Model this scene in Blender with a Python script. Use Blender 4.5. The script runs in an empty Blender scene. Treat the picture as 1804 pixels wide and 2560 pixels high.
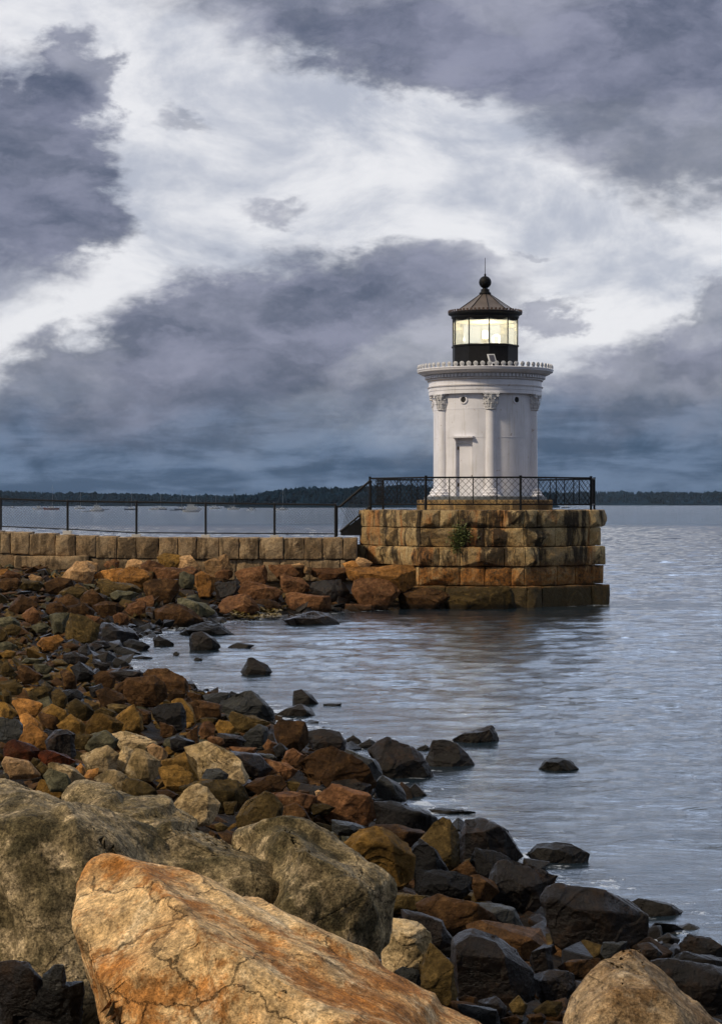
import bpy, bmesh, math, random
import numpy as np
from mathutils import Vector, noise as mnoise
R = math.radians
random.seed(7)
C = bpy.context.scene.collection
scene = bpy.context.scene
F = 4800.0; CX = 902.0; HY = 1258.0; EYE = 3.5
def at(px, py, Y):
    return Vector(((px-CX)*Y/F, Y, EYE-(py-HY)*Y/F))

# ------------------------------------------------------------------ materials
def new_mat(name):
    m = bpy.data.materials.new(name); m.use_nodes = True
    nt = m.node_tree; nt.nodes.clear()
    out = nt.nodes.new('ShaderNodeOutputMaterial'); b = nt.nodes.new('ShaderNodeBsdfPrincipled')
    nt.links.new(b.outputs[0], out.inputs[0])
    return m, nt, b
def N(nt, t, **kw):
    n = nt.nodes.new(t)
    for k, v in kw.items():
        if k.startswith('i_'):
            key = k[2:]
            key = int(key) if key.isdigit() else key
            n.inputs[key].default_value = v
        else: setattr(n, k, v)
    return n
def L(nt, a, b): nt.links.new(a, b)
def math_(nt, op, a, b=None, c=None, clamp=False):
    n = nt.nodes.new('ShaderNodeMath'); n.operation = op; n.use_clamp = clamp
    for i, v in enumerate((a, b, c)):
        if v is None: continue
        if isinstance(v, (int, float)): n.inputs[i].default_value = v
        else: nt.links.new(v, n.inputs[i])
    return n.outputs[0]
def mixc(nt, fac, a, b, mode='MIX'):
    n = nt.nodes.new('ShaderNodeMix'); n.data_type = 'RGBA'; n.blend_type = mode
    for i, v in ((0, fac), (6, a), (7, b)):
        if isinstance(v, (int, float)): n.inputs[i].default_value = v
        elif isinstance(v, tuple): n.inputs[i].default_value = (*v, 1) if len(v) == 3 else v
        else: nt.links.new(v, n.inputs[i])
    return n.outputs[2]
def ramp(nt, v, a, b):
    n = nt.nodes.new('ShaderNodeMapRange'); n.interpolation_type = 'SMOOTHSTEP'
    n.inputs[1].default_value = a; n.inputs[2].default_value = b
    nt.links.new(v, n.inputs[0]); return n.outputs[0]
def noise_n(nt, vec, scale, detail=5, rough=.6, dist=0.):
    n = nt.nodes.new('ShaderNodeTexNoise'); n.inputs['Scale'].default_value = scale
    n.inputs['Detail'].default_value = detail; n.inputs['Roughness'].default_value = rough
    n.inputs['Distortion'].default_value = dist
    if vec is not None: nt.links.new(vec, n.inputs['Vector'])
    return n
def mat(name, col, rough=.6, metal=0., var=.12, scale=6., bump=.0, bscale=30., spec=.5):
    m, nt, b = new_mat(name)
    tc = N(nt, 'ShaderNodeTexCoord')
    n = noise_n(nt, tc.outputs['Object'], scale)
    f = ramp(nt, n.outputs[0], .3, .7)
    c = mixc(nt, f, tuple(x*(1-var) for x in col), tuple(min(1, x*(1+var)) for x in col))
    L(nt, c, b.inputs['Base Color'])
    b.inputs['Roughness'].default_value = rough; b.inputs['Metallic'].default_value = metal
    b.inputs['Specular IOR Level'].default_value = spec
    if bump:
        bn = N(nt, 'ShaderNodeBump', i_Strength=bump, i_Distance=.02)
        n2 = noise_n(nt, tc.outputs['Object'], bscale)
        L(nt, n2.outputs[0], bn.inputs['Height']); L(nt, bn.outputs[0], b.inputs['Normal'])
    return m
def rock_mat(name, c1, c2, c3, rough=.85, scale=3., spec=.10, bump=.8, strata=0., crack=.5, bright=1., lichen=None, speck=.25, bdist=.03, lth=.5):
    m, nt, b = new_mat(name)
    tc = N(nt, 'ShaderNodeTexCoord'); oi = N(nt, 'ShaderNodeObjectInfo')
    add = N(nt, 'ShaderNodeVectorMath', operation='ADD')
    mul = math_(nt, 'MULTIPLY', oi.outputs['Random'], 37.)
    comb = N(nt, 'ShaderNodeCombineXYZ'); L(nt, mul, comb.inputs[0]); L(nt, mul, comb.inputs[1]); 
    L(nt, tc.outputs['Object'], add.inputs[0]); L(nt, comb.outputs[0], add.inputs[1])
    v = add.outputs[0]
    big = noise_n(nt, v, scale*.55, 5, .6, .15); fine = noise_n(nt, v, scale*9, 6, .7)
    mid = noise_n(nt, v, scale*1.8, 7, .68)
    col = mixc(nt, ramp(nt, big.outputs[0], .38, .62), c1, c2)
    col = mixc(nt, ramp(nt, mid.outputs[0], .5, .68), col, c3)
    if lichen:
        ln = noise_n(nt, v, scale*1.1, 9, .75, .2)
        col = mixc(nt, math_(nt, 'MULTIPLY', ramp(nt, ln.outputs[0], lth, lth+.1), .8), col, lichen)
    g = noise_n(nt, v, scale*30, 2, .9)
    sp = N(nt, 'ShaderNodeMapRange', i_1=.25, i_2=.75, i_3=1-speck*1.6, i_4=1+speck*1.6); L(nt, g.outputs[0], sp.inputs[0])
    gm = N(nt, 'ShaderNodeMapRange', i_1=.3, i_2=.7, i_3=1-speck*1.2, i_4=1+speck*1.2); L(nt, fine.outputs[0], gm.inputs[0])
    rv = N(nt, 'ShaderNodeMapRange', i_1=0., i_2=1., i_3=.62, i_4=1.38); L(nt, oi.outputs['Random'], rv.inputs[0])
    k = math_(nt, 'MULTIPLY', math_(nt, 'MULTIPLY', sp.outputs[0], gm.outputs[0]), rv.outputs[0])
    k = math_(nt, 'MULTIPLY', k, bright)
    blo = noise_n(nt, v, scale*3.1, 7, .72); bm_ = N(nt, 'ShaderNodeMapRange', i_1=.33, i_2=.67, i_3=.5, i_4=1.5); L(nt, blo.outputs[0], bm_.inputs[0]); k = math_(nt, 'MULTIPLY', k, bm_.outputs[0])
    # cracks
    vd = N(nt, 'ShaderNodeVectorMath', operation='MULTIPLY_ADD'); L(nt, mid.outputs[1], vd.inputs[0]); vd.inputs[1].default_value = (.5/scale,)*3; L(nt, v, vd.inputs[2])
    mp = N(nt, 'ShaderNodeMapping', i_Rotation=(.5, .35, .2), i_Scale=(1, 1, 2.2)); L(nt, vd.outputs[0], mp.inputs[0])
    vo = N(nt, 'ShaderNodeTexVoronoi', feature='DISTANCE_TO_EDGE', i_Scale=scale*.7); L(nt, mp.outputs[0], vo.inputs['Vector'])
    cr = ramp(nt, vo.outputs[0], 0., .02)
    msk = ramp(nt, big.outputs[0], .45, .55)
    cr = math_(nt, 'MAXIMUM', cr, msk)
    crk = math_(nt, 'MULTIPLY_ADD', cr, crack, 1-crack)
    k = math_(nt, 'MULTIPLY', k, crk)
    kc = N(nt, 'ShaderNodeCombineXYZ'); [L(nt, k, kc.inputs[i]) for i in range(3)]
    col = mixc(nt, 1., col, kc.outputs[0], 'MULTIPLY')
    # wet, weedy band up to the reach of the water
    geo = N(nt, 'ShaderNodeNewGeometry'); spz = N(nt, 'ShaderNodeSeparateXYZ'); L(nt, geo.outputs['Position'], spz.inputs[0])
    wet = math_(nt, 'SUBTRACT', 1., ramp(nt, math_(nt, 'MULTIPLY_ADD', mid.outputs[0], -.25, spz.outputs[2]), -.02, .10))
    col = mixc(nt, math_(nt, 'MULTIPLY', wet, .75), col, (.010,.008,.005))
    L(nt, col, b.inputs['Base Color'])
    r = N(nt, 'ShaderNodeMapRange', i_1=.3, i_2=.7, i_3=max(.05, rough-.12), i_4=min(1, rough+.12)); L(nt, mid.outputs[0], r.inputs[0])
    L(nt, r.outputs[0], b.inputs['Roughness']); b.inputs['Specular IOR Level'].default_value = spec
    h = math_(nt, 'MULTIPLY_ADD', fine.outputs[0], .6, math_(nt, 'MULTIPLY', mid.outputs[0], 1.2))
    h = math_(nt, 'MULTIPLY_ADD', blo.outputs[0], .9, h)
    h = math_(nt, 'ADD', h, math_(nt, 'MULTIPLY', cr, crack*.35))
    h = math_(nt, 'MULTIPLY_ADD', g.outputs[0], .12, h)
    if strata:
        mp2 = N(nt, 'ShaderNodeMapping', i_Rotation=(.3, .45, .1), i_Scale=(.6, .6, 7)); L(nt, vd.outputs[0], mp2.inputs[0])
        sn = noise_n(nt, mp2.outputs[0], scale*1.3, 4, .6)
        h = math_(nt, 'MULTIPLY_ADD', sn.outputs[0], strata, h)
    bn = N(nt, 'ShaderNodeBump', i_Strength=bump, i_Distance=bdist); L(nt, h, bn.inputs['Height']); L(nt, bn.outputs[0], b.inputs['Normal'])
    return m
M = {}
M['T'] = rock_mat('tan_rock', (.50,.31,.15), (.38,.22,.10), (.30,.19,.10))
M['O'] = rock_mat('orange_rock', (.40,.185,.050), (.26,.12,.033), (.15,.08,.035))
M['Y'] = rock_mat('ochre_rock', (.22,.120,.028), (.13,.074,.020), (.07,.043,.016))
M['B'] = rock_mat('brown_rock', (.072,.036,.014), (.036,.019,.008), (.105,.056,.022), rough=.75, strata=.6)
M['N'] = rock_mat('red_brown_rock', (.15,.070,.030), (.085,.040,.018), (.20,.105,.048), rough=.8)
M['V'] = rock_mat('olive_rock', (.078,.051,.017), (.040,.028,.010), (.13,.085,.030), rough=.75, strata=.5)
M['D'] = rock_mat('dark_wet_rock', (.011,.006,.0035), (.006,.004,.003), (.030,.015,.006), rough=.42, spec=.26, strata=.6)
M['K'] = rock_mat('black_wet_rock', (.005,.0035,.003), (.003,.0025,.0025), (.009,.006,.004), rough=.45, spec=.22, strata=.5)
M['S'] = rock_mat('slate_rock', (.021,.021,.018), (.011,.012,.011), (.040,.038,.028), rough=.45, spec=.35, strata=.9)
M['G'] = rock_mat('grey_green_rock', (.115,.105,.062), (.065,.062,.038), (.15,.13,.075), rough=.75, strata=.9)
M['L'] = rock_mat('light_tan_rock', (.40,.29,.155), (.26,.18,.08), (.46,.36,.22), lichen=(.10,.075,.035))
M['R'] = rock_mat('rust_red_rock', (.10,.022,.006), (.04,.012,.005), (.08,.032,.012), rough=.6, strata=.8)
M['bigL'] = rock_mat('lichen_granite', (.23,.175,.095), (.085,.066,.032), (.42,.32,.19), scale=3.2, lichen=(.05,.042,.022), speck=.55, bump=.75, crack=.6, bdist=.02)
M['bigO'] = rock_mat('orange_granite', (.54,.36,.17), (.38,.18,.055), (.64,.48,.28), scale=3.6, lichen=(.30,.11,.018), lth=.46, bright=.82, speck=.42, bump=.8, crack=.7, bdist=.02)
M['bigT'] = rock_mat('tan_granite', (.50,.35,.19), (.36,.22,.10), (.54,.41,.26), scale=4.2, lichen=(.22,.12,.045), speck=.42, bump=.8, crack=.6, bdist=.02)
M['white'] = None

def block_mat(name, c1, c2, stain, rust, sz0=0., foot=True):
    m, nt, b = new_mat(name)
    tc = N(nt, 'ShaderNodeTexCoord'); oi = N(nt, 'ShaderNodeObjectInfo'); geo = N(nt, 'ShaderNodeNewGeometry')
    v = geo.outputs['Position']
    n1 = noise_n(nt, v, 2.2, 5, .65); n2 = noise_n(nt, v, 22, 5, .7); n3 = noise_n(nt, v, 9., 5, .7)
    rnd = oi.outputs['Random']
    col = mixc(nt, rnd, c1, c2)
    col = mixc(nt, math_(nt, 'MULTIPLY', ramp(nt, n1.outputs[0], .42, .62), .7), col, rust)
    mr = N(nt, 'ShaderNodeMapping', i_Scale=(1.3, 1.3, .16), i_Location=(7, 3, 1)); L(nt, v, mr.inputs[0])
    rs = noise_n(nt, mr.outputs[0], 1.3, 6, .65)
    if foot: col = mixc(nt, math_(nt, 'MULTIPLY', ramp(nt, rs.outputs[0], .52, .62), .75), col, (.30,.11,.025))
    # vertical drip stains
    mp = N(nt, 'ShaderNodeMapping', i_Scale=(1.5, 1.5, .26)); L(nt, v, mp.inputs[0])
    s = noise_n(nt, mp.outputs[0], 1.1, 7, .7)
    st = math_(nt, 'MULTIPLY', ramp(nt, s.outputs[0], .49, .57), .93)
    bl = noise_n(nt, v, 1.1, 7, .72, .5)
    col = mixc(nt, math_(nt, 'MULTIPLY', ramp(nt, bl.outputs[0], .5, .60), .72), col, stain)
    col = mixc(nt, st, col, stain)
    if foot:   # weed and wet band near the water line, and rust band above it
        sep = N(nt, 'ShaderNodeSeparateXYZ'); L(nt, v, sep.inputs[0])
        z = math_(nt, 'MULTIPLY_ADD', n1.outputs[0], .5, sep.outputs[2])
        rz = math_(nt, 'SUBTRACT', 1., ramp(nt, z, 1.25, 1.9))
        col = mixc(nt, math_(nt, 'MULTIPLY', rz, math_(nt, 'MULTIPLY', ramp(nt, n3.outputs[0], .3, .65), .8)), col, (.38,.15,.03))
        wz = math_(nt, 'SUBTRACT', 1., ramp(nt, z, .82, 1.12))
        col = mixc(nt, math_(nt, 'MULTIPLY', wz, .93), col, (.055,.042,.018))
    g = N(nt, 'ShaderNodeMapRange', i_1=.3, i_2=.7, i_3=.5, i_4=1.45); L(nt, n2.outputs[0], g.inputs[0])
    kc = N(nt, 'ShaderNodeCombineXYZ'); [L(nt, g.outputs[0], kc.inputs[i]) for i in range(3)]
    col = mixc(nt, 1., col, kc.outputs[0], 'MULTIPLY')
    L(nt, col, b.inputs['Base Color']); b.inputs['Roughness'].default_value = .85; b.inputs['Specular IOR Level'].default_value = .25
    h = math_(nt, 'MULTIPLY_ADD', n2.outputs[0], .4, n3.outputs[0])
    bn = N(nt, 'ShaderNodeBump', i_Strength=.7, i_Distance=.06); L(nt, h, bn.inputs['Height']); L(nt, bn.outputs[0], b.inputs['Normal'])
    return m
M['plat'] = block_mat('stained_granite', (.52,.39,.20), (.27,.19,.095), (.026,.018,.011), (.36,.22,.08))
M['wall'] = block_mat('seawall_granite', (.44,.32,.185), (.22,.155,.09), (.12,.082,.045), (.34,.22,.11), foot=False)

def paint_mat():
    m, nt, b = new_mat('weathered_white_paint')
    geo = N(nt, 'ShaderNodeNewGeometry'); v = geo.outputs['Position']
    n1 = noise_n(nt, v, 1.6, 6, .6)
    mp = N(nt, 'ShaderNodeMapping', i_Scale=(5, 5, .35)); L(nt, v, mp.inputs[0])
    s = noise_n(nt, mp.outputs[0], 1.6, 6, .65)
    col = mixc(nt, ramp(nt, n1.outputs[0], .35, .7), (.80,.80,.86), (.70,.70,.75))
    col = mixc(nt, math_(nt, 'MULTIPLY', ramp(nt, s.outputs[0], .50, .72), .42), col, (.46,.42,.35))
    r = noise_n(nt, v, 7., 6, .7)
    col = mixc(nt, math_(nt, 'MULTIPLY', ramp(nt, r.outputs[0], .62, .72), .7), col, (.26,.15,.08))
    L(nt, col, b.inputs['Base Color']); b.inputs['Roughness'].default_value = .55
    bn = N(nt, 'ShaderNodeBump', i_Strength=.15, i_Distance=.02); L(nt, n1.outputs[0], bn.inputs['Height']); L(nt, bn.outputs[0], b.inputs['Normal'])
    return m
M['white'] = paint_mat()
M['cap_white'] = mat('ornament_paint', (.60,.60,.62), .6, var=.3, scale=14, bump=.3)
M['grime'] = mat('rust_line', (.42,.30,.16), .8, var=.5, scale=5)
M['black'] = mat('black_iron', (.006,.006,.007), .6, 0., var=.3, scale=9, spec=.2)
M['roofm'] = mat('dull_bronze_roof', (.13,.105,.09), .5, .2, var=.2, scale=3)
M['crestm'] = mat('rusty_crest', (.10,.06,.045), .6, .0, var=.5, scale=6)
M['ceil'] = mat('lantern_ceiling_paint', (.45,.38,.24), .7)
M['dark'] = mat('dark_opening', (.01,.01,.012), .7)
M['plinth'] = block_mat('plinth_granite', (.36,.25,.12), (.30,.21,.10), (.12,.08,.04), (.36,.22,.08), foot=False)
M['slate_base'] = mat('dark_base_ring', (.09,.10,.11), .6)
M['conc'] = mat('pale_concrete', (.45,.43,.40), .85, var=.15, scale=4, bump=.3)
M['fence'] = mat('fence_black', (.012,.013,.015), .5, 0., spec=.3)
M['panel_face'] = mat('solar_cells', (.10,.10,.12), .3)
M['whitep'] = mat('white_plastic', (.8,.8,.78), .5)
M['hull'] = mat('boat_white', (.66,.68,.72), .4)
M['hull_dark'] = mat('boat_blue', (.05,.07,.12), .4)
M['hull_red'] = mat('boat_rust', (.22,.08,.06), .5)
M['cabin'] = mat('boat_cabin', (.34,.38,.44), .5)
M['alu'] = mat('mast_aluminium', (.26,.28,.32), .4, .6)
M['leaf'] = mat('weed_leaf', (.085,.105,.020), .6, var=.45, scale=12)
M['weed'] = mat('seaweed', (.16,.11,.015), .5, var=.6, scale=3)
M['rustweed'] = mat('rust_seaweed', (.20,.05,.012), .6, var=.6, scale=4)
M['needle'] = mat('spruce', (.005,.016,.030), .9, var=.5, scale=.02, spec=.0)
M['handle'] = mat('brass', (.12,.08,.05), .5, .6)

def glass_mat():
    m = bpy.data.materials.new('salted_glass'); m.use_nodes = True; nt = m.node_tree; nt.nodes.clear()
    out = N(nt, 'ShaderNodeOutputMaterial'); tr = N(nt, 'ShaderNodeBsdfTransparent'); tr.inputs[0].default_value = (.93,.96,.91,1)
    gl = N(nt, 'ShaderNodeBsdfGlossy', i_Roughness=.05); tl = N(nt, 'ShaderNodeBsdfTranslucent'); tl.inputs[0].default_value = (.9,.92,.84,1)
    fr = N(nt, 'ShaderNodeFresnel', i_IOR=1.45)
    a = N(nt, 'ShaderNodeMixShader', i_0=.28); L(nt, tr.outputs[0], a.inputs[1]); L(nt, tl.outputs[0], a.inputs[2])
    b = N(nt, 'ShaderNodeMixShader'); L(nt, fr.outputs[0], b.inputs[0]); L(nt, a.outputs[0], b.inputs[1]); L(nt, gl.outputs[0], b.inputs[2])
    L(nt, b.outputs[0], out.inputs[0]); return m
M['glass'] = glass_mat()
def emit_mat(name, col, s):
    m = bpy.data.materials.new(name); m.use_nodes = True; nt = m.node_tree; nt.nodes.clear()
    out = N(nt, 'ShaderNodeOutputMaterial'); e = N(nt, 'ShaderNodeEmission', i_Strength=s); e.inputs[0].default_value = (*col, 1)
    L(nt, e.outputs[0], out.inputs[0]); return m
M['lamp'] = emit_mat('lit_lens', (1., .78, .45), 14.)

# ------------------------------------------------------------------ object helpers
def link(name, me, m, parent=None, loc=(0,0,0)):
    o = bpy.data.objects.new(name, me); C.objects.link(o)
    if m is not None and not me.materials: me.materials.append(m)
    o.location = loc
    if parent is not None: o.parent = parent
    return o
WL = {}
def thing(name, label, cat, loc, group=None):
    o = bpy.data.objects.new(name, None); C.objects.link(o); o.location = loc; o.empty_display_size = .3
    o['label'] = label; o['category'] = cat
    if group: o['group'] = group
    WL[o.name] = Vector(loc); return o
def tag(o, label, cat, group=None):
    o['label'] = label; o['category'] = cat
    if group: o['group'] = group
    return o
def part(name, bm, m, parent, smooth=False):
    """world-space bmesh becomes a child mesh"""
    off = WL[parent.name]
    bmesh.ops.translate(bm, verts=bm.verts, vec=-off)
    me = bpy.data.meshes.new(name); bm.to_mesh(me); bm.free()
    if smooth: me.shade_smooth()
    o = link(name, me, m, parent); WL[o.name] = off; return o
def solo(name, bm, m, loc=(0,0,0), smooth=False):
    loc = Vector(loc); bmesh.ops.translate(bm, verts=bm.verts, vec=-loc)
    me = bpy.data.meshes.new(name); bm.to_mesh(me); bm.free()
    if smooth: me.shade_smooth()
    return link(name, me, m, None, loc)
def bx(bm, c, s, rz=0.):
    c = Vector(c); v = []
    ca, sa = math.cos(rz), math.sin(rz)
    for i in (-.5,.5):
        for j in (-.5,.5):
            for k in (-.5,.5):
                x, y = i*s[0], j*s[1]
                v.append(bm.verts.new((c.x+x*ca-y*sa, c.y+x*sa+y*ca, c.z+k*s[2])))
    for f in ((0,1,3,2),(4,6,7,5),(0,4,5,1),(2,3,7,6),(0,2,6,4),(1,5,7,3)): bm.faces.new([v[i] for i in f])
def tube(bm, a, b, r0, r1=None, n=8, cap=True):
    a = Vector(a); b = Vector(b); r1 = r0 if r1 is None else r1
    d = (b-a).normalized(); u = d.orthogonal().normalized(); w = d.cross(u)
    A = [bm.verts.new(a+(u*math.cos(2*math.pi*i/n)+w*math.sin(2*math.pi*i/n))*r0) for i in range(n)]
    B = [bm.verts.new(b+(u*math.cos(2*math.pi*i/n)+w*math.sin(2*math.pi*i/n))*r1) for i in range(n)]
    for i in range(n): bm.faces.new((A[i], A[(i+1)%n], B[(i+1)%n], B[i]))
    if cap: bm.faces.new(A[::-1]); bm.faces.new(B)
def lathe(bm, prof, c, n=64, a0=0., closed=True):
    """prof: list of (r, z); c=(x,y)"""
    rings = []
    for r, z in prof:
        if r < 1e-5: rings.append([bm.verts.new((c[0], c[1], z))])
        else: rings.append([bm.verts.new((c[0]+r*math.sin(a0+2*math.pi*i/n), c[1]-r*math.cos(a0+2*math.pi*i/n), z)) for i in range(n)])
    for p, q in zip(rings, rings[1:]):
        for i in range(n):
            j = (i+1) % n
            if len(p) == 1 and len(q) == 1: continue
            if len(p) == 1: bm.faces.new((p[0], q[j], q[i]))
            elif len(q) == 1: bm.faces.new((p[i], p[j], q[0]))
            else: bm.faces.new((p[i], p[j], q[j], q[i]))
    return rings

# ------------------------------------------------------------------ rock builder
ICO = {}
def ico(n):
    if n not in ICO:
        bm = bmesh.new(); bmesh.ops.create_icosphere(bm, subdivisions=n, radius=1)
        bm.verts.ensure_lookup_table()
        V = np.array([v.co[:] for v in bm.verts]); V /= np.linalg.norm(V, axis=1)[:, None]
        Fc = np.array([[v.index for v in f.verts] for f in bm.faces]); bm.free(); ICO[n] = (V, Fc)
    return ICO[n]
def hull_planes(P):
    bm = bmesh.new()
    for p in P: bm.verts.new(p)
    res = bmesh.ops.convex_hull(bm, input=bm.verts[:])
    bm.normal_update(); out = []
    c = np.mean(P, axis=0)
    for f in bm.faces:
        n = np.array(f.normal[:]); d = float(n @ (np.array(f.verts[0].co[:])-c))
        if np.linalg.norm(n) < .5: continue
        if d < 0: n, d = -n, -d
        if d < 1e-4: continue
        if not any(abs(n @ m-1) < 5e-3 and abs(d-e) < .03 for m, e in out): out.append((n, d))
    bm.free(); return out
def rock_geo(P, sub=3, rough=.03, p=16, seed=0, cuts=4, fine=1., chips=0):
    rng = random.Random(seed)
    P = np.array(P, float); c = (P.max(0)+P.min(0))/2; half = np.maximum((P.max(0)-P.min(0))/2, 1e-3)
    Q = (P-c)/half; cc = Q.mean(0)
    pl = hull_planes(Q)
    V, Fc = ico(sub)
    for _ in range(cuts):
        n = np.array([rng.gauss(0,1) for _ in range(3)]); n /= np.linalg.norm(n)
        s = float(((Q-cc) @ n).max()); pl.append((n, s*rng.uniform(.86, .97)))
    for _ in range(chips):     # broken faces on the weather side
        n = np.array([rng.uniform(-1.1, 1.1), -1, rng.uniform(-.5, 1.2)]); n /= np.linalg.norm(n)
        s = float(((Q-cc) @ n).max()); pl.append((n, s*rng.uniform(.70, .88)))
    NN = np.array([a for a, _ in pl]); DD = np.array([b for _, b in pl])
    K = np.maximum(V @ NN.T, 0)/DD[None]
    mx = K.max(1, keepdims=True)
    r = 1/(mx[:, 0]*((K/mx)**p).sum(1)**(1/p))
    W = (cc+V*r[:, None])*half+c
    size = float(np.cbrt(half.prod()))*1.2; terr = fine > 1.1
    off = Vector((rng.uniform(-50,50), rng.uniform(-50,50), rng.uniform(-50,50)))
    ctr = (cc*half+c)
    D = (W-ctr); Dn = D/np.maximum(np.linalg.norm(D, axis=1), 1e-6)[:, None]
    am = np.empty(len(W)); fr = 1.3/size
    for i, w in enumerate(W):
        q = Vector(w)*fr
        a = mnoise.fractal(q+off, 1., 2.1, 5 if sub > 3 else 3)
        rd = 1-abs(mnoise.noise(q*2.3+off))*2
        am[i] = a*.9+rd*.35*fine
        if terr:
            tn = (mnoise.noise(q*.8+off*2)+.2*a)*3.2; tf = math.floor(tn); f_ = tn-tf; am[i] += 1.3*(tf+min(1, max(0, (f_-.8)/.2)))/3.2
    if terr: am -= am.mean()
    W = W+Dn*(am*rough*size)[:, None]
    return W, Fc
def facet_rock(P, tgt, rough=.03, seed=0, chips=2, bev=.035, octv=4):
    """broken stone: hull of the points, faces knocked off, edges chipped, surface roughened"""
    rng = random.Random(seed)
    P = np.array(P, float); half = (P.max(0)-P.min(0))/2; cc = P.mean(0); size = float(np.cbrt(half.prod()))*1.6
    bm = bmesh.new(); [bm.verts.new(p) for p in P]
    bmesh.ops.convex_hull(bm, input=bm.verts[:])
    for v in [v for v in bm.verts if not v.link_faces]: bm.verts.remove(v)
    for k in range(chips):
        n = np.array([rng.uniform(-1.2, 1.2), -1, rng.uniform(-.3, 1.3)]) if k % 2 == 0 else np.array([rng.gauss(0, 1) for _ in range(3)])
        n = n/half; n /= np.linalg.norm(n); s = float(((P-cc) @ n).max())*rng.uniform(.66, .88) if k % 2 == 0 else float(((P-cc) @ n).max())*rng.uniform(.82, .95)
        co = Vector(cc+n*s); r = bmesh.ops.bisect_plane(bm, geom=bm.verts[:]+bm.edges[:]+bm.faces[:], plane_co=co, plane_no=Vector(n), clear_outer=True)
        es = [e for e in bm.edges if len(e.link_faces) == 1]
        if es: bmesh.ops.edgeloop_fill(bm, edges=es)
    bmesh.ops.dissolve_limit(bm, angle_limit=R(7), verts=bm.verts[:], edges=bm.edges[:])
    bmesh.ops.bevel(bm, geom=bm.edges[:], offset=size*bev, segments=1, affect='EDGES', clamp_overlap=True)
    bmesh.ops.triangulate(bm, faces=bm.faces[:])
    for _ in range(9):
        es = [e for e in bm.edges if e.calc_length() > tgt]
        if not es or len(bm.faces) > 90000: break
        bmesh.ops.subdivide_edges(bm, edges=es, cuts=1); bmesh.ops.triangulate(bm, faces=[f for f in bm.faces if len(f.verts) > 3])
    bm.normal_update(); bm.verts.ensure_lookup_table(); bm.verts.index_update()
    W = np.array([v.co[:] for v in bm.verts]); Nn = np.array([v.normal[:] for v in bm.verts]); Fc = [[v.index for v in f.verts] for f in bm.faces]; bm.free()
    off = Vector((rng.uniform(-50, 50), rng.uniform(-50, 50), rng.uniform(-50, 50))); fr = 1.6/size; am = np.empty(len(W))
    for i, w in enumerate(W):
        q = Vector(w)*fr+off; a = mnoise.fractal(q*1.6, .9, 2.2, octv); b = mnoise.noise(q*.9+off)*2.6; fl = math.floor(b); fq = b-fl
        am[i] = a*.8+.75*(fl+min(1., fq/.14)) if fq < .14 else a*.8+.75*(fl+1)
    am -= am.mean()
    return W+Nn*(am*rough*size)[:, None], np.array(Fc)
def geo_mesh(name, W, Fc, loc, smooth=True):
    me = bpy.data.meshes.new(name)
    me.from_pydata((W-np.array(loc)).tolist(), [], Fc.tolist())
    if smooth: me.shade_smooth()
    me.update(); return me
def terrace(o): pass

# ------------------------------------------------------------------ terrain
shore_px = [(1110,1515),(980,1520),(850,1530),(640,1545),(500,1562),(400,1582),(345,1600),(285,1640),(330,1690),(420,1705),(500,1722),(640,1762),(700,1790),(780,1832),(870,1862),(960,1925),(1010,1992),(1060,2050),(1150,2082),(1290,2150),(1400,2215),(1470,2262),(1600,2300),(1804,2400)]
shore = [(9.5, 66.)]+[((px-CX)/F*(EYE*F/(py-HY)), EYE*F/(py-HY)) for px, py in shore_px]+[(4.4, 12.), (7., 9.), (12., 4.), (20., -4.)]
SH = np.array(shore)
poly = np.array(shore+[(20,-10),(-40,-10),(-40,66),(9.5,66.01)])
def sdist(X, Y):
    X = np.asarray(X, float); Y = np.asarray(Y, float)
    best = np.full(X.shape, 1e9)
    for (x0, y0), (x1, y1) in zip(SH, SH[1:]):
        dx, dy = x1-x0, y1-y0
        t = np.clip(((X-x0)*dx+(Y-y0)*dy)/(dx*dx+dy*dy), 0, 1)
        best = np.minimum(best, np.hypot(X-x0-t*dx, Y-y0-t*dy))
    ins = np.zeros(X.shape, bool)
    for i in range(len(poly)):
        x0, y0 = poly[i]; x1, y1 = poly[(i+1) % len(poly)]
        cnd = ((y0 > Y) != (y1 > Y)) & (X < (x1-x0)*(Y-y0)/((y1-y0) if y1 != y0 else 1e-9)+x0)
        ins ^= cnd
    return np.where(ins, best, -best)
def H(X, Y):
    s = sdist(X, Y)
    h = np.where(s > 0, 1.75*(1-np.exp(-np.maximum(s, 0)*.30/1.75)), s*.28)
    h = np.maximum(h, -2.5)
    Y = np.asarray(Y, float)
    return h
def ground_hit(px, py, ymax=65.0):
    ys = np.arange(3.0, ymax, .05)
    xs = (px-CX)*ys/F; z = EYE-(py-HY)*ys/F
    h = np.maximum(H(xs, ys), -.02)
    k = np.nonzero(z < h)[0]
    return float(ys[k[0]]) if len(k) else ymax
ROWS_Y = np.concatenate([np.arange(1, 30, .25), np.arange(30, 70.01, .4)])
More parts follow.
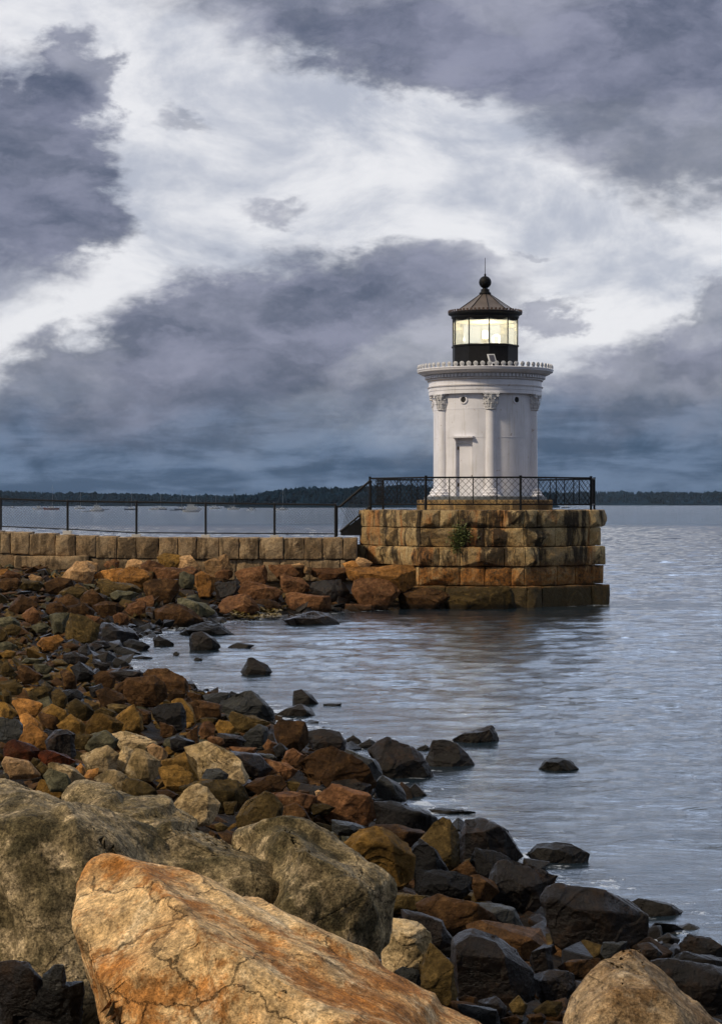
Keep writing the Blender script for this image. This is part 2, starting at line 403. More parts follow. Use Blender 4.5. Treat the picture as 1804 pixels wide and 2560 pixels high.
def make_terrain():
    xs = np.arange(-32, 21, .35)
    X, Y = np.meshgrid(xs, ROWS_Y); Z = H(X, Y); Z = Z-.06-np.clip(Z*.25, 0, .16)
    for i in range(Z.shape[0]):
        for j in range(Z.shape[1]):
            if Z[i, j] > -.6: Z[i, j] += .10*mnoise.fractal(Vector((X[i, j]*1.3, Y[i, j]*1.3, 0)), 1., 2., 3)
    nr, nc = X.shape
    idx = np.arange(nr*nc).reshape(nr, nc)
    Fc = np.stack([idx[:-1, :-1], idx[:-1, 1:], idx[1:, 1:], idx[1:, :-1]], -1).reshape(-1, 4)
    me = geo_mesh('shore_ground', np.stack([X, Y, Z], -1).reshape(-1, 3), Fc, (0, 0, 0))
    m = rock_mat('shingle_ground', (.03,.020,.011), (.018,.013,.009), (.045,.03,.015), rough=.8, scale=4., bump=1., bdist=.08)
    o = link('shore_ground', me, m); o['kind'] = 'structure'
make_terrain()
# the bed of the bay, one sheet out to the horizon
bm = bmesh.new()
for v in ((-9000,-300,-2.6),(9000,-300,-2.6),(9000,14000,-2.6),(-9000,14000,-2.6)): bm.verts.new(v)
bm.faces.new(bm.verts[:]); o = solo('sea_bed', bm, mat('sea_bed_mud', (.03,.03,.025), .9, scale=.1)); o['kind'] = 'structure'

# ------------------------------------------------------------------ water
def water_mat(far=False):
    m, nt, b = new_mat('far_sea_water' if far else 'sea_water')
    b.inputs['Base Color'].default_value = (.012,.022,.032,1)
    b.inputs['Roughness'].default_value = .06; b.inputs['IOR'].default_value = 1.36
    b.inputs['Specular IOR Level'].default_value = .5
    geo = N(nt, 'ShaderNodeNewGeometry')
    mp = N(nt, 'ShaderNodeMapping', i_Scale=(.45, 1.0, 1.)); L(nt, geo.outputs['Position'], mp.inputs[0])
    n1 = noise_n(nt, mp.outputs[0], 9., 5, .68, .6)
    n2 = noise_n(nt, mp.outputs[0], 1.1, 4, .6, .3)
    n3 = noise_n(nt, mp.outputs[0], .22, 5, .6, .3)
    h = math_(nt, 'MULTIPLY_ADD', n2.outputs[0], 1.6, n1.outputs[0])
    if far: h = math_(nt, 'MULTIPLY_ADD', n3.outputs[0], 7., h)
    bn = N(nt, 'ShaderNodeBump', i_Strength=1., i_Distance=.012 if not far else .13); L(nt, h, bn.inputs['Height']); L(nt, bn.outputs[0], b.inputs['Normal'])
    if not far:
        # calmer and foamier patches
        fo = noise_n(nt, mp.outputs[0], .9, 6, .7, 1.2)
        b.inputs['Roughness'].default_value = .05
        sdn = N(nt, 'ShaderNodeAttribute', attribute_name='shore_distance')
        fs = noise_n(nt, geo.outputs['Position'], 3.2, 7, .75, .4)
        near = math_(nt, 'MULTIPLY_ADD', ramp(nt, sdn.outputs['Fac'], -1.5, .3), .17, fs.outputs[0])
        fm = math_(nt, 'MULTIPLY', ramp(nt, near, .66, .74), .75)
        L(nt, mixc(nt, fm, (.012,.022,.032), (.55,.60,.66)), b.inputs['Base Color'])
        L(nt, math_(nt, 'MULTIPLY_ADD', fm, .6, .05), b.inputs['Roughness'])
    return m
def make_water():
    rng = np.random.default_rng(3)
    ys = [5.]
    while ys[-1] < 320: ys.append(ys[-1]*1.0031+.003)
    ys = np.array(ys); nc = 420
    t = np.linspace(-1, 1, nc)
    X = ys[:, None]*t[None]*.26; Y = np.repeat(ys[:, None], nc, 1)
    Z = np.zeros_like(X)
    for i in range(90):
        lam = 10**rng.uniform(math.log10(.13), math.log10(3.2))
        th = rng.normal(-1.62, .36)            # wind roughly toward the shore
        k = 2*math.pi/lam; ph = rng.uniform(0, 6.28)
        amp = .0036*lam**.8*rng.uniform(.5, 1.3)
        fade = np.clip(lam/(.0032*Y*2.6), 0, 1)**2
        w = np.sin(k*(X*math.cos(th)+Y*math.sin(th))+ph+.6*np.sin(X*.9+i)+.5*np.sin(Y*.7+i*2))
        Z += amp*fade*(1+.8*(Y > 0)*np.clip((Y-60)/150, 0, 1))*(1-np.abs(w)*1.2 if i % 3 == 0 else w)
    s = sdist(X, Y)
    calm = np.clip((-s)/4., .35, 1.)
    Z = (Z-Z.mean())*calm
    Z *= np.clip((320-Y)/40, 0, 1)
    idx = np.arange(X.size).reshape(X.shape)
    Fc = np.stack([idx[:-1, :-1], idx[:-1, 1:], idx[1:, 1:], idx[1:, :-1]], -1).reshape(-1, 4)
    V = np.stack([X, Y, Z], -1).reshape(-1, 3)
    shore_d = s.ravel()
    # one sheet: ring it with the far sea out to the horizon
    n0 = len(V); extra = []; faces = []
    me = geo_mesh('bay_water', V, Fc, (0, 0, 0)); at_ = me.attributes.new('shore_distance', 'FLOAT', 'POINT'); at_.data.foreach_set('value', shore_d.astype(np.float32)); o = link('bay_water', me, water_mat()); o['kind'] = 'structure'
    bm = bmesh.new(); q = [bm.verts.new(v) for v in ((-9000,320,0),(9000,320,0),(9000,13000,0),(-9000,13000,0))]; bm.faces.new(q)
    a = .26
    q = [bm.verts.new(v) for v in ((5*a,5,0),(320*a,320,0),(9000,320,0),(9000,5,0))]; bm.faces.new(q[::-1])
    q = [bm.verts.new(v) for v in ((-5*a,5,0),(-320*a,320,0),(-9000,320,0),(-9000,5,0))]; bm.faces.new(q)
    bm.normal_update()
    for f in bm.faces:
        if f.normal.z < 0: f.normal_flip()
    o = solo('open_sea', bm, water_mat(True)); o['kind'] = 'structure'
make_water()

# ------------------------------------------------------------------ lighthouse
TX, TY = 4.47, 69.2
TC = (TX, TY)
lh = thing('lighthouse', 'small white round lighthouse with columns, black lantern room and lit lamp on the stone platform', 'lighthouse', (TX, TY, 3.27))
def pol(r, deg, z): return Vector((TX+r*math.sin(R(deg)), TY-r*math.cos(R(deg)), z))
bm = bmesh.new(); lathe(bm, [(0,3.27),(2.60,3.27),(2.60,3.60),(2.57,3.62),(0,3.62)], TC, 8, R(17.5)); part('plinth', bm, M['plinth'], lh)
bm = bmesh.new(); lathe(bm, [(0,3.61),(2.22,3.61),(2.2,3.72),(2.12,3.745),(0,3.745)], TC, 64); part('base_ring', bm, M['slate_base'], lh)
# drum wall, with a recess for the door cut by leaving the bay open
RW = 1.86
def wall_bm():
    bm = bmesh.new(); n = 144; zs = [3.745, 5.79, 7.40]
    d0, d1 = -27.6-10.2, -27.6+10.2
    for zi in range(2):
        for i in range(n):
            a0, a1 = i*2.5, (i+1)*2.5
            mid = (a0+a1)/2; m2 = mid-360 if mid > 180 else mid
            if zi == 0 and d0 < m2 < d1: continue
            bm.faces.new([bm.verts.new(pol(RW, a, z)) for a, z in ((a0, zs[zi]), (a1, zs[zi]), (a1, zs[zi+1]), (a0, zs[zi+1]))])
    bmesh.ops.remove_doubles(bm, verts=bm.verts, dist=1e-4); bm.normal_update(); return bm
wall = part('wall', wall_bm(), M['white'], lh, True)
for z, r in ((5.83, .004), (6.83, .004)):
    bm = bmesh.new(); lathe(bm, [(RW-.02,z-.012),(RW+r+.004,z-.010),(RW+r+.004,z+.010),(RW-.02,z+.012)], TC, 96); part('seam', bm, M['white'], wall)
# door
DA = -27.6; hw = 10.0
bm = bmesh.new()
for s in (-1, 1):
    a = DA+s*(hw-.1); bm.faces.new([bm.verts.new(p) for p in (pol(RW,a,3.745), pol(RW-.16,a,3.745), pol(RW-.16,a,5.79), pol(RW,a,5.79))])
bm.faces.new([bm.verts.new(p) for p in (pol(RW,DA-hw,5.789), pol(RW,DA+hw,5.789), pol(RW-.16,DA+hw,5.789), pol(RW-.16,DA-hw,5.789))])
part('door_reveal', bm, M['white'], lh)
door_r = RW-.13
da = R(DA); nx, ny = math.sin(da), -math.cos(da)
bm = bmesh.new(); bx(bm, (TX+nx*(door_r-.06), TY+ny*(door_r-.06), 4.67), (.66, .05, 1.85), da); 
bx(bm, (TX+nx*(door_r-.05), TY+ny*(door_r-.05), 5.70), (.70, .06, .18), da)
door = part('door', bm, M['white'], lh)
bm = bmesh.new(); bx(bm, (TX+nx*(door_r-.03)+.27*math.cos(da), TY+ny*(door_r-.03)+.27*math.sin(da), 4.46), (.05, .08, .06), da); part('handle', bm, M['handle'], door)
for z_ in (4.15, 5.45):
    bm = bmesh.new(); bx(bm, (TX+nx*(door_r-.03)-.29*math.cos(da), TY+ny*(door_r-.03)-.29*math.sin(da), z_), (.07, .05, .12), da); part('hinge', bm, M['handle'], door)
bm = bmesh.new(); bx(bm, (TX+nx*(RW+.02), TY+ny*(RW+.02), 5.835), (.80, .22, .055), da); bx(bm, (TX+nx*(RW+.0), TY+ny*(RW+.0), 5.80), (.74, .16, .03), da); part('lintel', bm, M['white'], lh)
# portholes
for a in (-27.6, 32.4, 92.4, 152.4, -87.6, -147.6):
    bm = bmesh.new(); c = pol(RW-.03, a, 7.15); e = pol(RW+.035, a, 7.15)
    d = (e-c).normalized(); u = Vector((0,0,1)); w = d.cross(u)
    def ring(cc, r): return [bm.verts.new(cc+(u*math.cos(2*math.pi*i/24)+w*math.sin(2*math.pi*i/24))*r) for i in range(24)]
    r1, r2, r3, r4 = ring(c, .155), ring(e, .15), ring(e, .10), ring(c, .095)
    for p, q in ((r1, r2), (r2, r3), (r3, r4)):
        for i in range(24): bm.faces.new((p[i], p[(i+1)%24], q[(i+1)%24], q[i]))
    fr = part('porthole', bm, M['white'], lh, False)
    bm = bmesh.new(); bm.faces.new(ring(pol(RW+.012, a, 7.15), .097)); part('porthole_opening', bm, M['dark'], fr)
# columns
def leafy(bm, c, out, up, s):
    """curled acanthus leaf"""
    side = out.cross(up); pr = None
    for k, (o_, z_, w_) in enumerate(((0,-.5,.30),(.10,-.15,.42),(.16,.2,.36),(.34,.42,.22),(.42,.26,.08))):
        p = c+out*o_*s+up*z_*s
        a, b, d = bm.verts.new(p-side*w_*s), bm.verts.new(p+out*.10*s), bm.verts.new(p+side*w_*s)
        if pr: bm.faces.new((pr[0], pr[1], b, a)); bm.faces.new((pr[1], pr[2], d, b))
        pr = (a, b, d)
for a in (-117.5, -57.5, 2.5, 62.5, 122.5, 182.5):
    cc = pol(RW-.03, a, 0); bm = bmesh.new()
    lathe(bm, [(.20,4.02),(.192,4.2),(.185,5.2),(.170,6.80)], (cc.x, cc.y), 24)
    col = part('column', bm, M['white'], lh, True)
    bm = bmesh.new(); cb = pol(RW+.02, a, 0)
    lathe(bm, [(.33,3.745),(.33,3.80),(.285,3.83),(.30,3.87),(.29,3.91),(.235,3.94),(.245,3.98),(.235,4.01),(.20,4.03)], (cb.x, cb.y), 24)
    bx(bm, (cb.x, cb.y, 3.765), (.66, .5, .05), R(a)); part('column_base', bm, M['white'], col)
    bm = bmesh.new(); ck = pol(RW+.0, a, 0)
    lathe(bm, [(.17,6.79),(.20,6.81),(.20,6.85),(.175,6.87),(.18,7.05),(.24,7.30)], (ck.x, ck.y), 16)
    for row, (z, rr, n, s) in enumerate(((6.95,.19,8,.19),(7.10,.21,8,.21),(7.26,.235,8,.17))):
        for i in range(n):
            t = R(a)+2*math.pi*(i+.5*(row % 2))/n
            out = Vector((math.sin(t), -math.cos(t), 0)); leafy(bm, Vector((ck.x, ck.y, z))+out*rr, out, Vector((0,0,1)), s)
    bx(bm, (ck.x, ck.y, 7.35), (.56, .46, .05), R(a)); bx(bm, (ck.x, ck.y, 7.325), (.48, .40, .03), R(a))
    for s in (-1, 1):
        t = R(a); side = Vector((math.cos(t), math.sin(t), 0)); out = Vector((math.sin(t), -math.cos(t), 0))
        p = Vector((ck.x, ck.y, 7.27))+side*s*.22+out*.18; tube(bm, p-out*.05, p+out*.05, .045, n=10)
    part('capital', bm, M['cap_white'], col)
# entablature
prof = [(1.5,7.37),(2.03,7.37),(2.03,7.50),(2.045,7.505),(2.045,7.62),(2.075,7.63),(2.09,7.66),(2.03,7.67),(2.03,7.86),(2.06,7.875),(2.09,7.90),(2.10,7.93)]
bm = bmesh.new(); lathe(bm, prof, TC, 128); ent = part('entablature', bm, M['white'], lh)
bm = bmesh.new(); lathe(bm, [(2.02,7.665),(2.04,7.672),(2.02,7.679)], TC, 128); lathe(bm, [(2.02,7.866),(2.075,7.869),(2.02,7.872)], TC, 128); lathe(bm, [(2.0,7.932),(2.112,7.936),(2.0,7.940)], TC, 128); part('rust_line', bm, M['grime'], ent)
bm = bmesh.new(); lathe(bm, [(2.05,7.93),(2.10,7.945),(2.10,8.07),(2.20,8.08),(2.20,8.10)], TC, 128); part('dentil_band', bm, M['cap_white'], lh)
for i in range(90):
    if i == 0:
        bm = bmesh.new(); bx(bm, pol(2.13, 0, 8.005), (.075, .07, .10)); d0 = part('dentil', bm, M['white'], lh)
    else:
        d = d0.copy(); C.objects.link(d); d.parent = lh; d.rotation_euler = (0, 0, 2*math.pi*i/90)
bm = bmesh.new(); lathe(bm, [(2.18,8.09),(2.26,8.10),(2.33,8.13),(2.36,8.17),(2.43,8.19),(2.44,8.23),(2.46,8.27),(2.44,8.29),(1.0,8.31)], TC, 128); part('cornice', bm, M['white'], lh)
bm = bmesh.new()
c = pol(2.41, 0, 8.385)
tube(bm, c+Vector((0,-.02,0)), c+Vector((0,.02,0)), .082, .082, 16)
bx(bm, pol(2.41, 0, 8.31), (.10, .05, .06)); tube(bm, c+Vector((0,-.035,-.005)), c+Vector((0,-.02,-.005)), .035, .05, 10)
og = part('crest_ornament', bm, M['cap_white'], lh)
for i in range(1, 62):
    d = og.copy(); C.objects.link(d); d.parent = lh; d.rotation_euler = (0, 0, 2*math.pi*i/62)
# lantern (ten sided)
LA = R(3.4)
lan = bpy.data.objects.new('lantern_room', None)
bm = bmesh.new(); lathe(bm, [(1.20,8.30),(1.20,9.10),(1.235,9.12),(1.235,9.17),(1.15,9.19),(.9,9.19)], TC, 10, LA); lan = part('lantern_drum', bm, M['black'], lh)
def lp(r, i, z): a = LA+2*math.pi*i/10; return Vector((TX+r*math.sin(a), TY-r*math.cos(a), z))
for i in range(10):
    bm = bmesh.new(); bm.faces.new([bm.verts.new(p) for p in (lp(1.165,i,9.19), lp(1.165,i+1,9.19), lp(1.165,i+1,10.17), lp(1.165,i,10.17))]); part('glass_pane', bm, M['glass'], lan)
    bm = bmesh.new(); tube(bm, lp(1.18,i,9.17), lp(1.18,i,10.19), .023, n=6); part('mullion', bm, M['black'], lan)
bm = bmesh.new(); lathe(bm, [(0,10.03),(1.08,10.03)], TC, 10, LA); part('ceiling', bm, M['ceil'], lan)
bm = bmesh.new(); lathe(bm, [(1.09,10.02),(1.20,10.16),(1.22,10.17),(1.22,10.24),(1.28,10.28),(1.33,10.30),(1.33,10.35),(1.30,10.37)], TC, 40, LA); eave = part('eave', bm, M['black'], lan)
p = Vector((TX, TY-1.32, 10.40)); d = Vector((0, -1, 0)); bm = bmesh.new(); tube(bm, p-d*.015, p+d*.015, .042, n=8); tube(bm, p-Vector((0,0,.06)), p, .018, n=5)
oe = part('eave_ornament', bm, M['crestm'], lan)
for i in range(1, 56):
    d = oe.copy(); C.objects.link(d); d.parent = lan; d.rotation_euler = (0, 0, 2*math.pi*i/56)
bm = bmesh.new(); lathe(bm, [(1.31,10.33),(1.2,10.34),(.75,10.63),(.20,11.02),(0,11.03)], TC, 10, LA)
roof = part('roof', bm, M['roofm'], lh)
bm = bmesh.new()
for i in range(10): tube(bm, lp(1.2,i,10.345), lp(.2,i,11.025), .012, n=5)
part('roof_rib', bm, M['black'], roof)
bm = bmesh.new(); lathe(bm, [(.20,10.98),(.21,11.03),(.22,11.08),(.17,11.12),(.15,11.17),(.165,11.2),(.09,11.24),(.10,11.28)]+[(.225*math.sin(t), 11.47-.225*math.cos(t)) for t in np.linspace(.5, 3.0, 12)]+[(.03,11.70),(.045,11.73),(.02,11.78),(.012,11.8),(.009,12.35),(0,12.36)], TC, 24); part('ball_finial', bm, M['black'], roof, True)
bm = bmesh.new(); lathe(bm, [(0,9.19),(.12,9.19),(.12,9.42),(0,9.42)], TC, 16); lampo = part('lamp_stand', bm, M['ceil'], lan)
bm = bmesh.new(); lathe(bm, [(0,9.42),(.07,9.42),(.10,9.5),(.11,9.58),(.10,9.66),(.07,9.72),(0,9.72)], TC, 24); part('lamp_lens', bm, M['lamp'], lan, True)
pl = bpy.data.lights.new('lamp_light', 'POINT'); pl.energy = 260; pl.color = (1,.92,.76); pl.shadow_soft_size = .17
po = bpy.data.objects.new('lamp_light', pl); C.objects.link(po); po.parent = lh; po.location = (0, 0, 9.6-3.27)
# solar panel on the gallery
sp = thing('solar_panel', 'small white framed solar panel tilted on the lighthouse gallery before the black drum', 'solar panel', pol(2.05, 3, 8.31))
def panel(name, w, h, th, off, m):
    bm = bmesh.new(); bx(bm, (0, off, 0), (w, th, h))
    from mathutils import Matrix
    bmesh.ops.transform(bm, matrix=Matrix.Translation(pol(2.05, 3, 8.56)) @ Matrix.Rotation(R(-14), 4, 'Y') @ Matrix.Rotation(R(-22), 4, 'X') @ Matrix.Rotation(R(28), 4, 'Z'), verts=bm.verts)
    return part(name, bm, m, sp)
panel('frame', .29, .36, .025, 0, M['whitep']); panel('solar_cells', .20, .27, .01, -.02, M['panel_face'])
bm = bmesh.new(); tube(bm, pol(2.02, 3, 8.30), pol(2.0, 3, 8.52), .02); part('bracket', bm, M['whitep'], sp)

# ------------------------------------------------------------------ platform
PX, PY = 4.42, 69.2
plat = thing('stone_platform', 'octagonal platform of stained rough granite blocks carrying the lighthouse', 'stone platform', (PX, PY, 0))
ANG = [-117.5+45*k-0. for k in range(8)]
ANG = [-31.5+45*k for k in range(8)]
def pc(r, deg, z): return Vector((PX+r*math.sin(R(deg)), PY-r*math.cos(R(deg)), z))
def block_obj(name, P, m, parent, seed, sub=4, rough=.03, p=26, loc=None, cuts=2):
    W, Fc = facet_rock(P, .05 if sub > 3 else .15, .018, seed, 0, .018, 5)
    off = WL[parent.name] if parent else loc
    me = geo_mesh(name, W, Fc, off); o = link(name, me, m, parent, (0,0,0) if parent else loc)
    if parent: WL[o.name] = off
    return o
courses = [(4.62, 3.27, 2.67, [248,512,610,712,955,1143,1425]), (4.60, 2.67, 2.02, [300,380,510,718,852,1100,1240,1335,1420]),
           (4.78, 2.02, 1.36, [440,605,720,965,1085,1155,1420]), (4.70, 1.36, .70, [300,720,855,1000,1250,1350,1440]), (4.94, .70, -.85, [450,640,880,1090,1170,1440])]
def side_hit(r, cx3):
    px = 820+cx3/2.1865; k = (px-CX)/F; out = []
    for i in range(8):
        a, b = pc(r, ANG[i], 0), pc(r, ANG[(i+1) % 8], 0)
        den = (b.x-a.x)-k*(b.y-a.y)
        if abs(den) < 1e-6: continue
        t = (k*a.y-a.x)/den
        if 0 <= t <= 1: out.append(((a.y+t*(b.y-a.y)), i, t))
    return min(out)[1:] if out else None
sd = 100
rr_ = random.Random(5)
for ci, (r, zt, zb, js) in enumerate(courses):
    cuts_ = {i: [] for i in range(8)}
    for j in js:
        h = side_hit(r, j)
        if h: cuts_[h[0]].append(h[1])
    for i in range(8):
        ts = sorted(t for t in cuts_[i] if .09 < t < .91)
        if i in (2, 3, 4, 5): ts = [.33+rr_.uniform(-.05,.05), .68+rr_.uniform(-.05,.05)]
        ts = [0]+ts+[1]
        a, b = pc(r, ANG[i], 0), pc(r, ANG[(i+1) % 8], 0); ai, bi = pc(r*.84, ANG[i], 0), pc(r*.84, ANG[(i+1) % 8], 0)
        nrm = pc(1, ANG[i]+22.5, 0)-pc(0, 0, 0)
        for t0, t1 in zip(ts, ts[1:]):
            g = .008/3.5; P = []; q = rr_.uniform(.05, .17)
            for z in (zb+.012, zt-.012):
                for (u, v, t) in ((a, b, t0+g), (a, b, t1-g), (ai, bi, t0+g), (ai, bi, t1-g)):
                    w = u.lerp(v, t); P.append((w.x, w.y, z))
            # quarry-faced bulge
            for _ in range(3):
                tt = t0+(t1-t0)*rr_.uniform(.2, .8); w = a.lerp(b, tt)+nrm*q*rr_.uniform(.3, 1.2); P.append((w.x, w.y, zb+(zt-zb)*rr_.uniform(.3, .75)))
            sd += 1
            vis = i in (6, 7, 0, 1)
            if vis or ci == 0: block_obj('granite_block', P, M['plat'], plat, sd, 5 if vis else 2, .045, 120)
bm = bmesh.new(); lathe(bm, [(0,-1),(4.25,-1),(4.25,3.245),(0,3.25)], (PX, PY), 8, R(-31.5)); part('core', bm, M['plinth'], plat)

# railing
rail = thing('platform_railing', 'black iron railing with diamond lattice running round the lighthouse platform', 'railing', pc(4.05, -5, 3.27))
RR = 4.22; ZB, ZT, ZD = 3.46, 4.38, 3.25
for i in range(8):
    bm = bmesh.new(); p = pc(RR, ANG[i], 0); tube(bm, (p.x, p.y, ZD), (p.x, p.y, 4.42), .04, n=8); bx(bm, (p.x, p.y, 4.43), (.09, .09, .03)); part('post', bm, M['black'], rail)
def lattice(bm, a, b, z0, z1, cell, w):
    """diamond lattice between plan points a, b"""
    Ln = (b-a).length; d = (b-a)/Ln; hgt = z1-z0
    for sgn in (1, -1):
        k = -math.ceil(hgt/cell)*cell
        while k < Ln+hgt:
            if sgn == 1: s0, s1 = k, k+hgt
            else: s0, s1 = k+hgt, k
            # clip
            lo, hi = 0., 1.
            ds = s1-s0
            for bound, sign in ((0, 1), (Ln, -1)):
                t = (bound-s0)/ds
                if (ds > 0) == (sign == 1): lo = max(lo, t)
                else: hi = min(hi, t)
            if hi-lo > .02:
                p = a+d*(s0+ds*lo); q = a+d*(s0+ds*hi)
                tube(bm, (p.x, p.y, z0+hgt*lo), (q.x, q.y, z0+hgt*hi), w, n=4, cap=False)
            k += cell
for i in range(8):
    a, b = pc(RR, ANG[i], 0), pc(RR, ANG[(i+1) % 8], 0)
    if i == 6: b = a.lerp(b, .55)      # gap at the head of the stair
    bm = bmesh.new()
    for z, r_ in ((ZT, .03), (ZT-.10, .0), (ZB, .024)):
        if r_: tube(bm, (a.x, a.y, z), (b.x, b.y, z), r_, n=6)
    part('rail', bm, M['black'], rail)
    nn = 4
    for j in range(1, nn):
        p = a.lerp(b, j/nn); bm = bmesh.new(); tube(bm, (p.x, p.y, ZB), (p.x, p.y, ZT), .018, n=6); part('baluster', bm, M['black'], rail)
    bm = bmesh.new(); lattice(bm, a, b, ZB, ZT, .225, .0085); part('lattice_panel', bm, M['black'], rail)

# ------------------------------------------------------------------ stair from the platform down to the seawall
SX0, SX1, SY0, SY1, SZ0, SZ1 = -.72, .34, 68.0, 69.25, 2.36, 3.25
st = thing('iron_stair', 'short black iron stair with sloping handrails from the seawall up to the platform', 'stair', (SX0, 68.6, SZ0))
for y in (SY0+.02, SY1-.02):
    bm = bmesh.new()
    v = [bm.verts.new(p) for p in ((SX0,y-.03,SZ0),(SX0,y+.03,SZ0),(SX1,y-.03,SZ1),(SX1,y+.03,SZ1),(SX0,y-.03,SZ0+.12),(SX0,y+.03,SZ0+.12),(SX1,y-.03,SZ1-.16),(SX1,y+.03,SZ1-.16),(SX1,y-.03,SZ0),(SX1,y+.03,SZ0))]
    for f in ((0,1,5,4),(4,5,3,2),(2,3,9,8),(8,9,1,0),(0,4,2,8),(1,9,3,5)): bm.faces.new([v[i] for i in f])
    part('stringer', bm, M['black'], st)
for k in range(5):
    bm = bmesh.new(); x = SX0+(k+.5)*(SX1-SX0)/5; z = SZ0+(k+1)*(SZ1-SZ0)/5.2
    bx(bm, (x, (SY0+SY1)/2, z), (.27, SY1-SY0-.1, .04)); part('tread', bm, M['black'], st)
for y in (SY0, SY1):
    bm = bmesh.new()
    for dz, r_ in ((1.03, .042), (.12, .034)): tube(bm, (SX0-.02, y, SZ0+dz), (SX1, y, SZ1+dz+.03), r_, n=6)
    tube(bm, (SX0-.15, y, SZ0+1.0), (SX0-.02, y, SZ0+1.03), .03, n=6)
    part('handrail', bm, M['black'], st)
    bm = bmesh.new()
    for x, z in ((SX0-.15, SZ0), (SX1, SZ1)): tube(bm, (x, y, z-.05), (x, y, z+1.06), .038, n=8)
    part('post', bm, M['black'], st)
    bm = bmesh.new(); n = 16
    for i in range(n):
        for sg in (0, 1):
            x0, x1 = SX0+(SX1-SX0)*i/n, SX0+(SX1-SX0)*(i+5)/n
            z0, z1 = (.14, 1.0) if sg == 0 else (1.0, .14)
            f = lambda x: SZ0+(SZ1-SZ0)*(x-SX0)/(SX1-SX0)
            t = min(1, (SX1-x0)/(x1-x0)); x1 = x0+(x1-x0)*t; z1 = z0+(z1-z0)*t
            tube(bm, (x0, y, f(x0)+z0), (x1, y, f(x1)+z1), .004, n=3, cap=False)
    part('wire_mesh', bm, M['fence'], st)

# ------------------------------------------------------------------ seawall
WY = 66.0
def wtop(px): return EYE-(np.interp(px, [-300, 0, 290, 420, 900], [1322, 1329, 1343, 1344, 1345])-HY)*WY/F
def wX(px): return (px-CX)*WY/F
sw = thing('seawall', 'long grey brown seawall of squared granite blocks leading to the lighthouse platform', 'seawall', (-6, WY, 1.2))
jx = [-300,-230,-170,-110,-55,0,26,74,139,188,240,292,340,396,445,492,548,598,647,708,761,806,857,893]
sd = 500
for a, b in zip(jx, jx[1:]):
    sd += 1; x0, x1 = wX(a)+.012, wX(b)-.012; zt = float(wtop((a+b)/2)); zb = zt-.735
    dd = rr_.uniform(-.03, .05)
    P = [(x, y, z) for x in (x0, x1) for y in (WY+dd, WY+1.1) for z in (zb, zt+rr_.uniform(-.02, .02))]
    for _ in range(3): P.append((x0+(x1-x0)*rr_.uniform(.2,.8), WY+dd-rr_.uniform(.03,.09), zb+.735*rr_.uniform(.2,.75)))
    block_obj('granite_block', P, M['wall'], sw, sd, 5, .040, 120)
j2 = [-300,-200,-90,38,222,275,330,400,470,545,590,655,700,775,850,893]
for a, b in zip(j2, j2[1:]):
    sd += 1; x0, x1 = wX(a)+.01, wX(b)-.01; zt = float(wtop((a+b)/2))-.75; zb = zt-.75; dd = -.25 if a == 38 else .08
    P = [(x, y, z) for x in (x0, x1) for y in (WY+dd, WY+1.0) for z in (zb+(.25 if a == 38 else 0), zt)]
    for _ in range(2): P.append((x0+(x1-x0)*rr_.uniform(.2,.8), WY+dd-rr_.uniform(.02,.07), zb+.3+.4*rr_.uniform(.2,.75)))
    block_obj('granite_block', P, M['wall'], sw, sd, 3, .035, 70)
bm = bmesh.new()
for (a, b, z0, z1) in ((-300, 0, 2.58, 2.45), (0, 290, 2.45, 2.27), (290, 893, 2.27, 2.25)):
    v = []
    for px, z in ((a, z0), (b, z1)):
        x = wX(px)
        for y, zz in ((WY+.35, -2), (WY+.35, z), (WY+3.6, z), (WY+3.6, -2)): v.append(bm.verts.new((x, y, zz)))
    for f in ((0,1,5,4),(1,2,6,5),(2,3,7,6)): bm.faces.new([v[i] for i in f])
part('walkway', bm, M['conc'], sw)

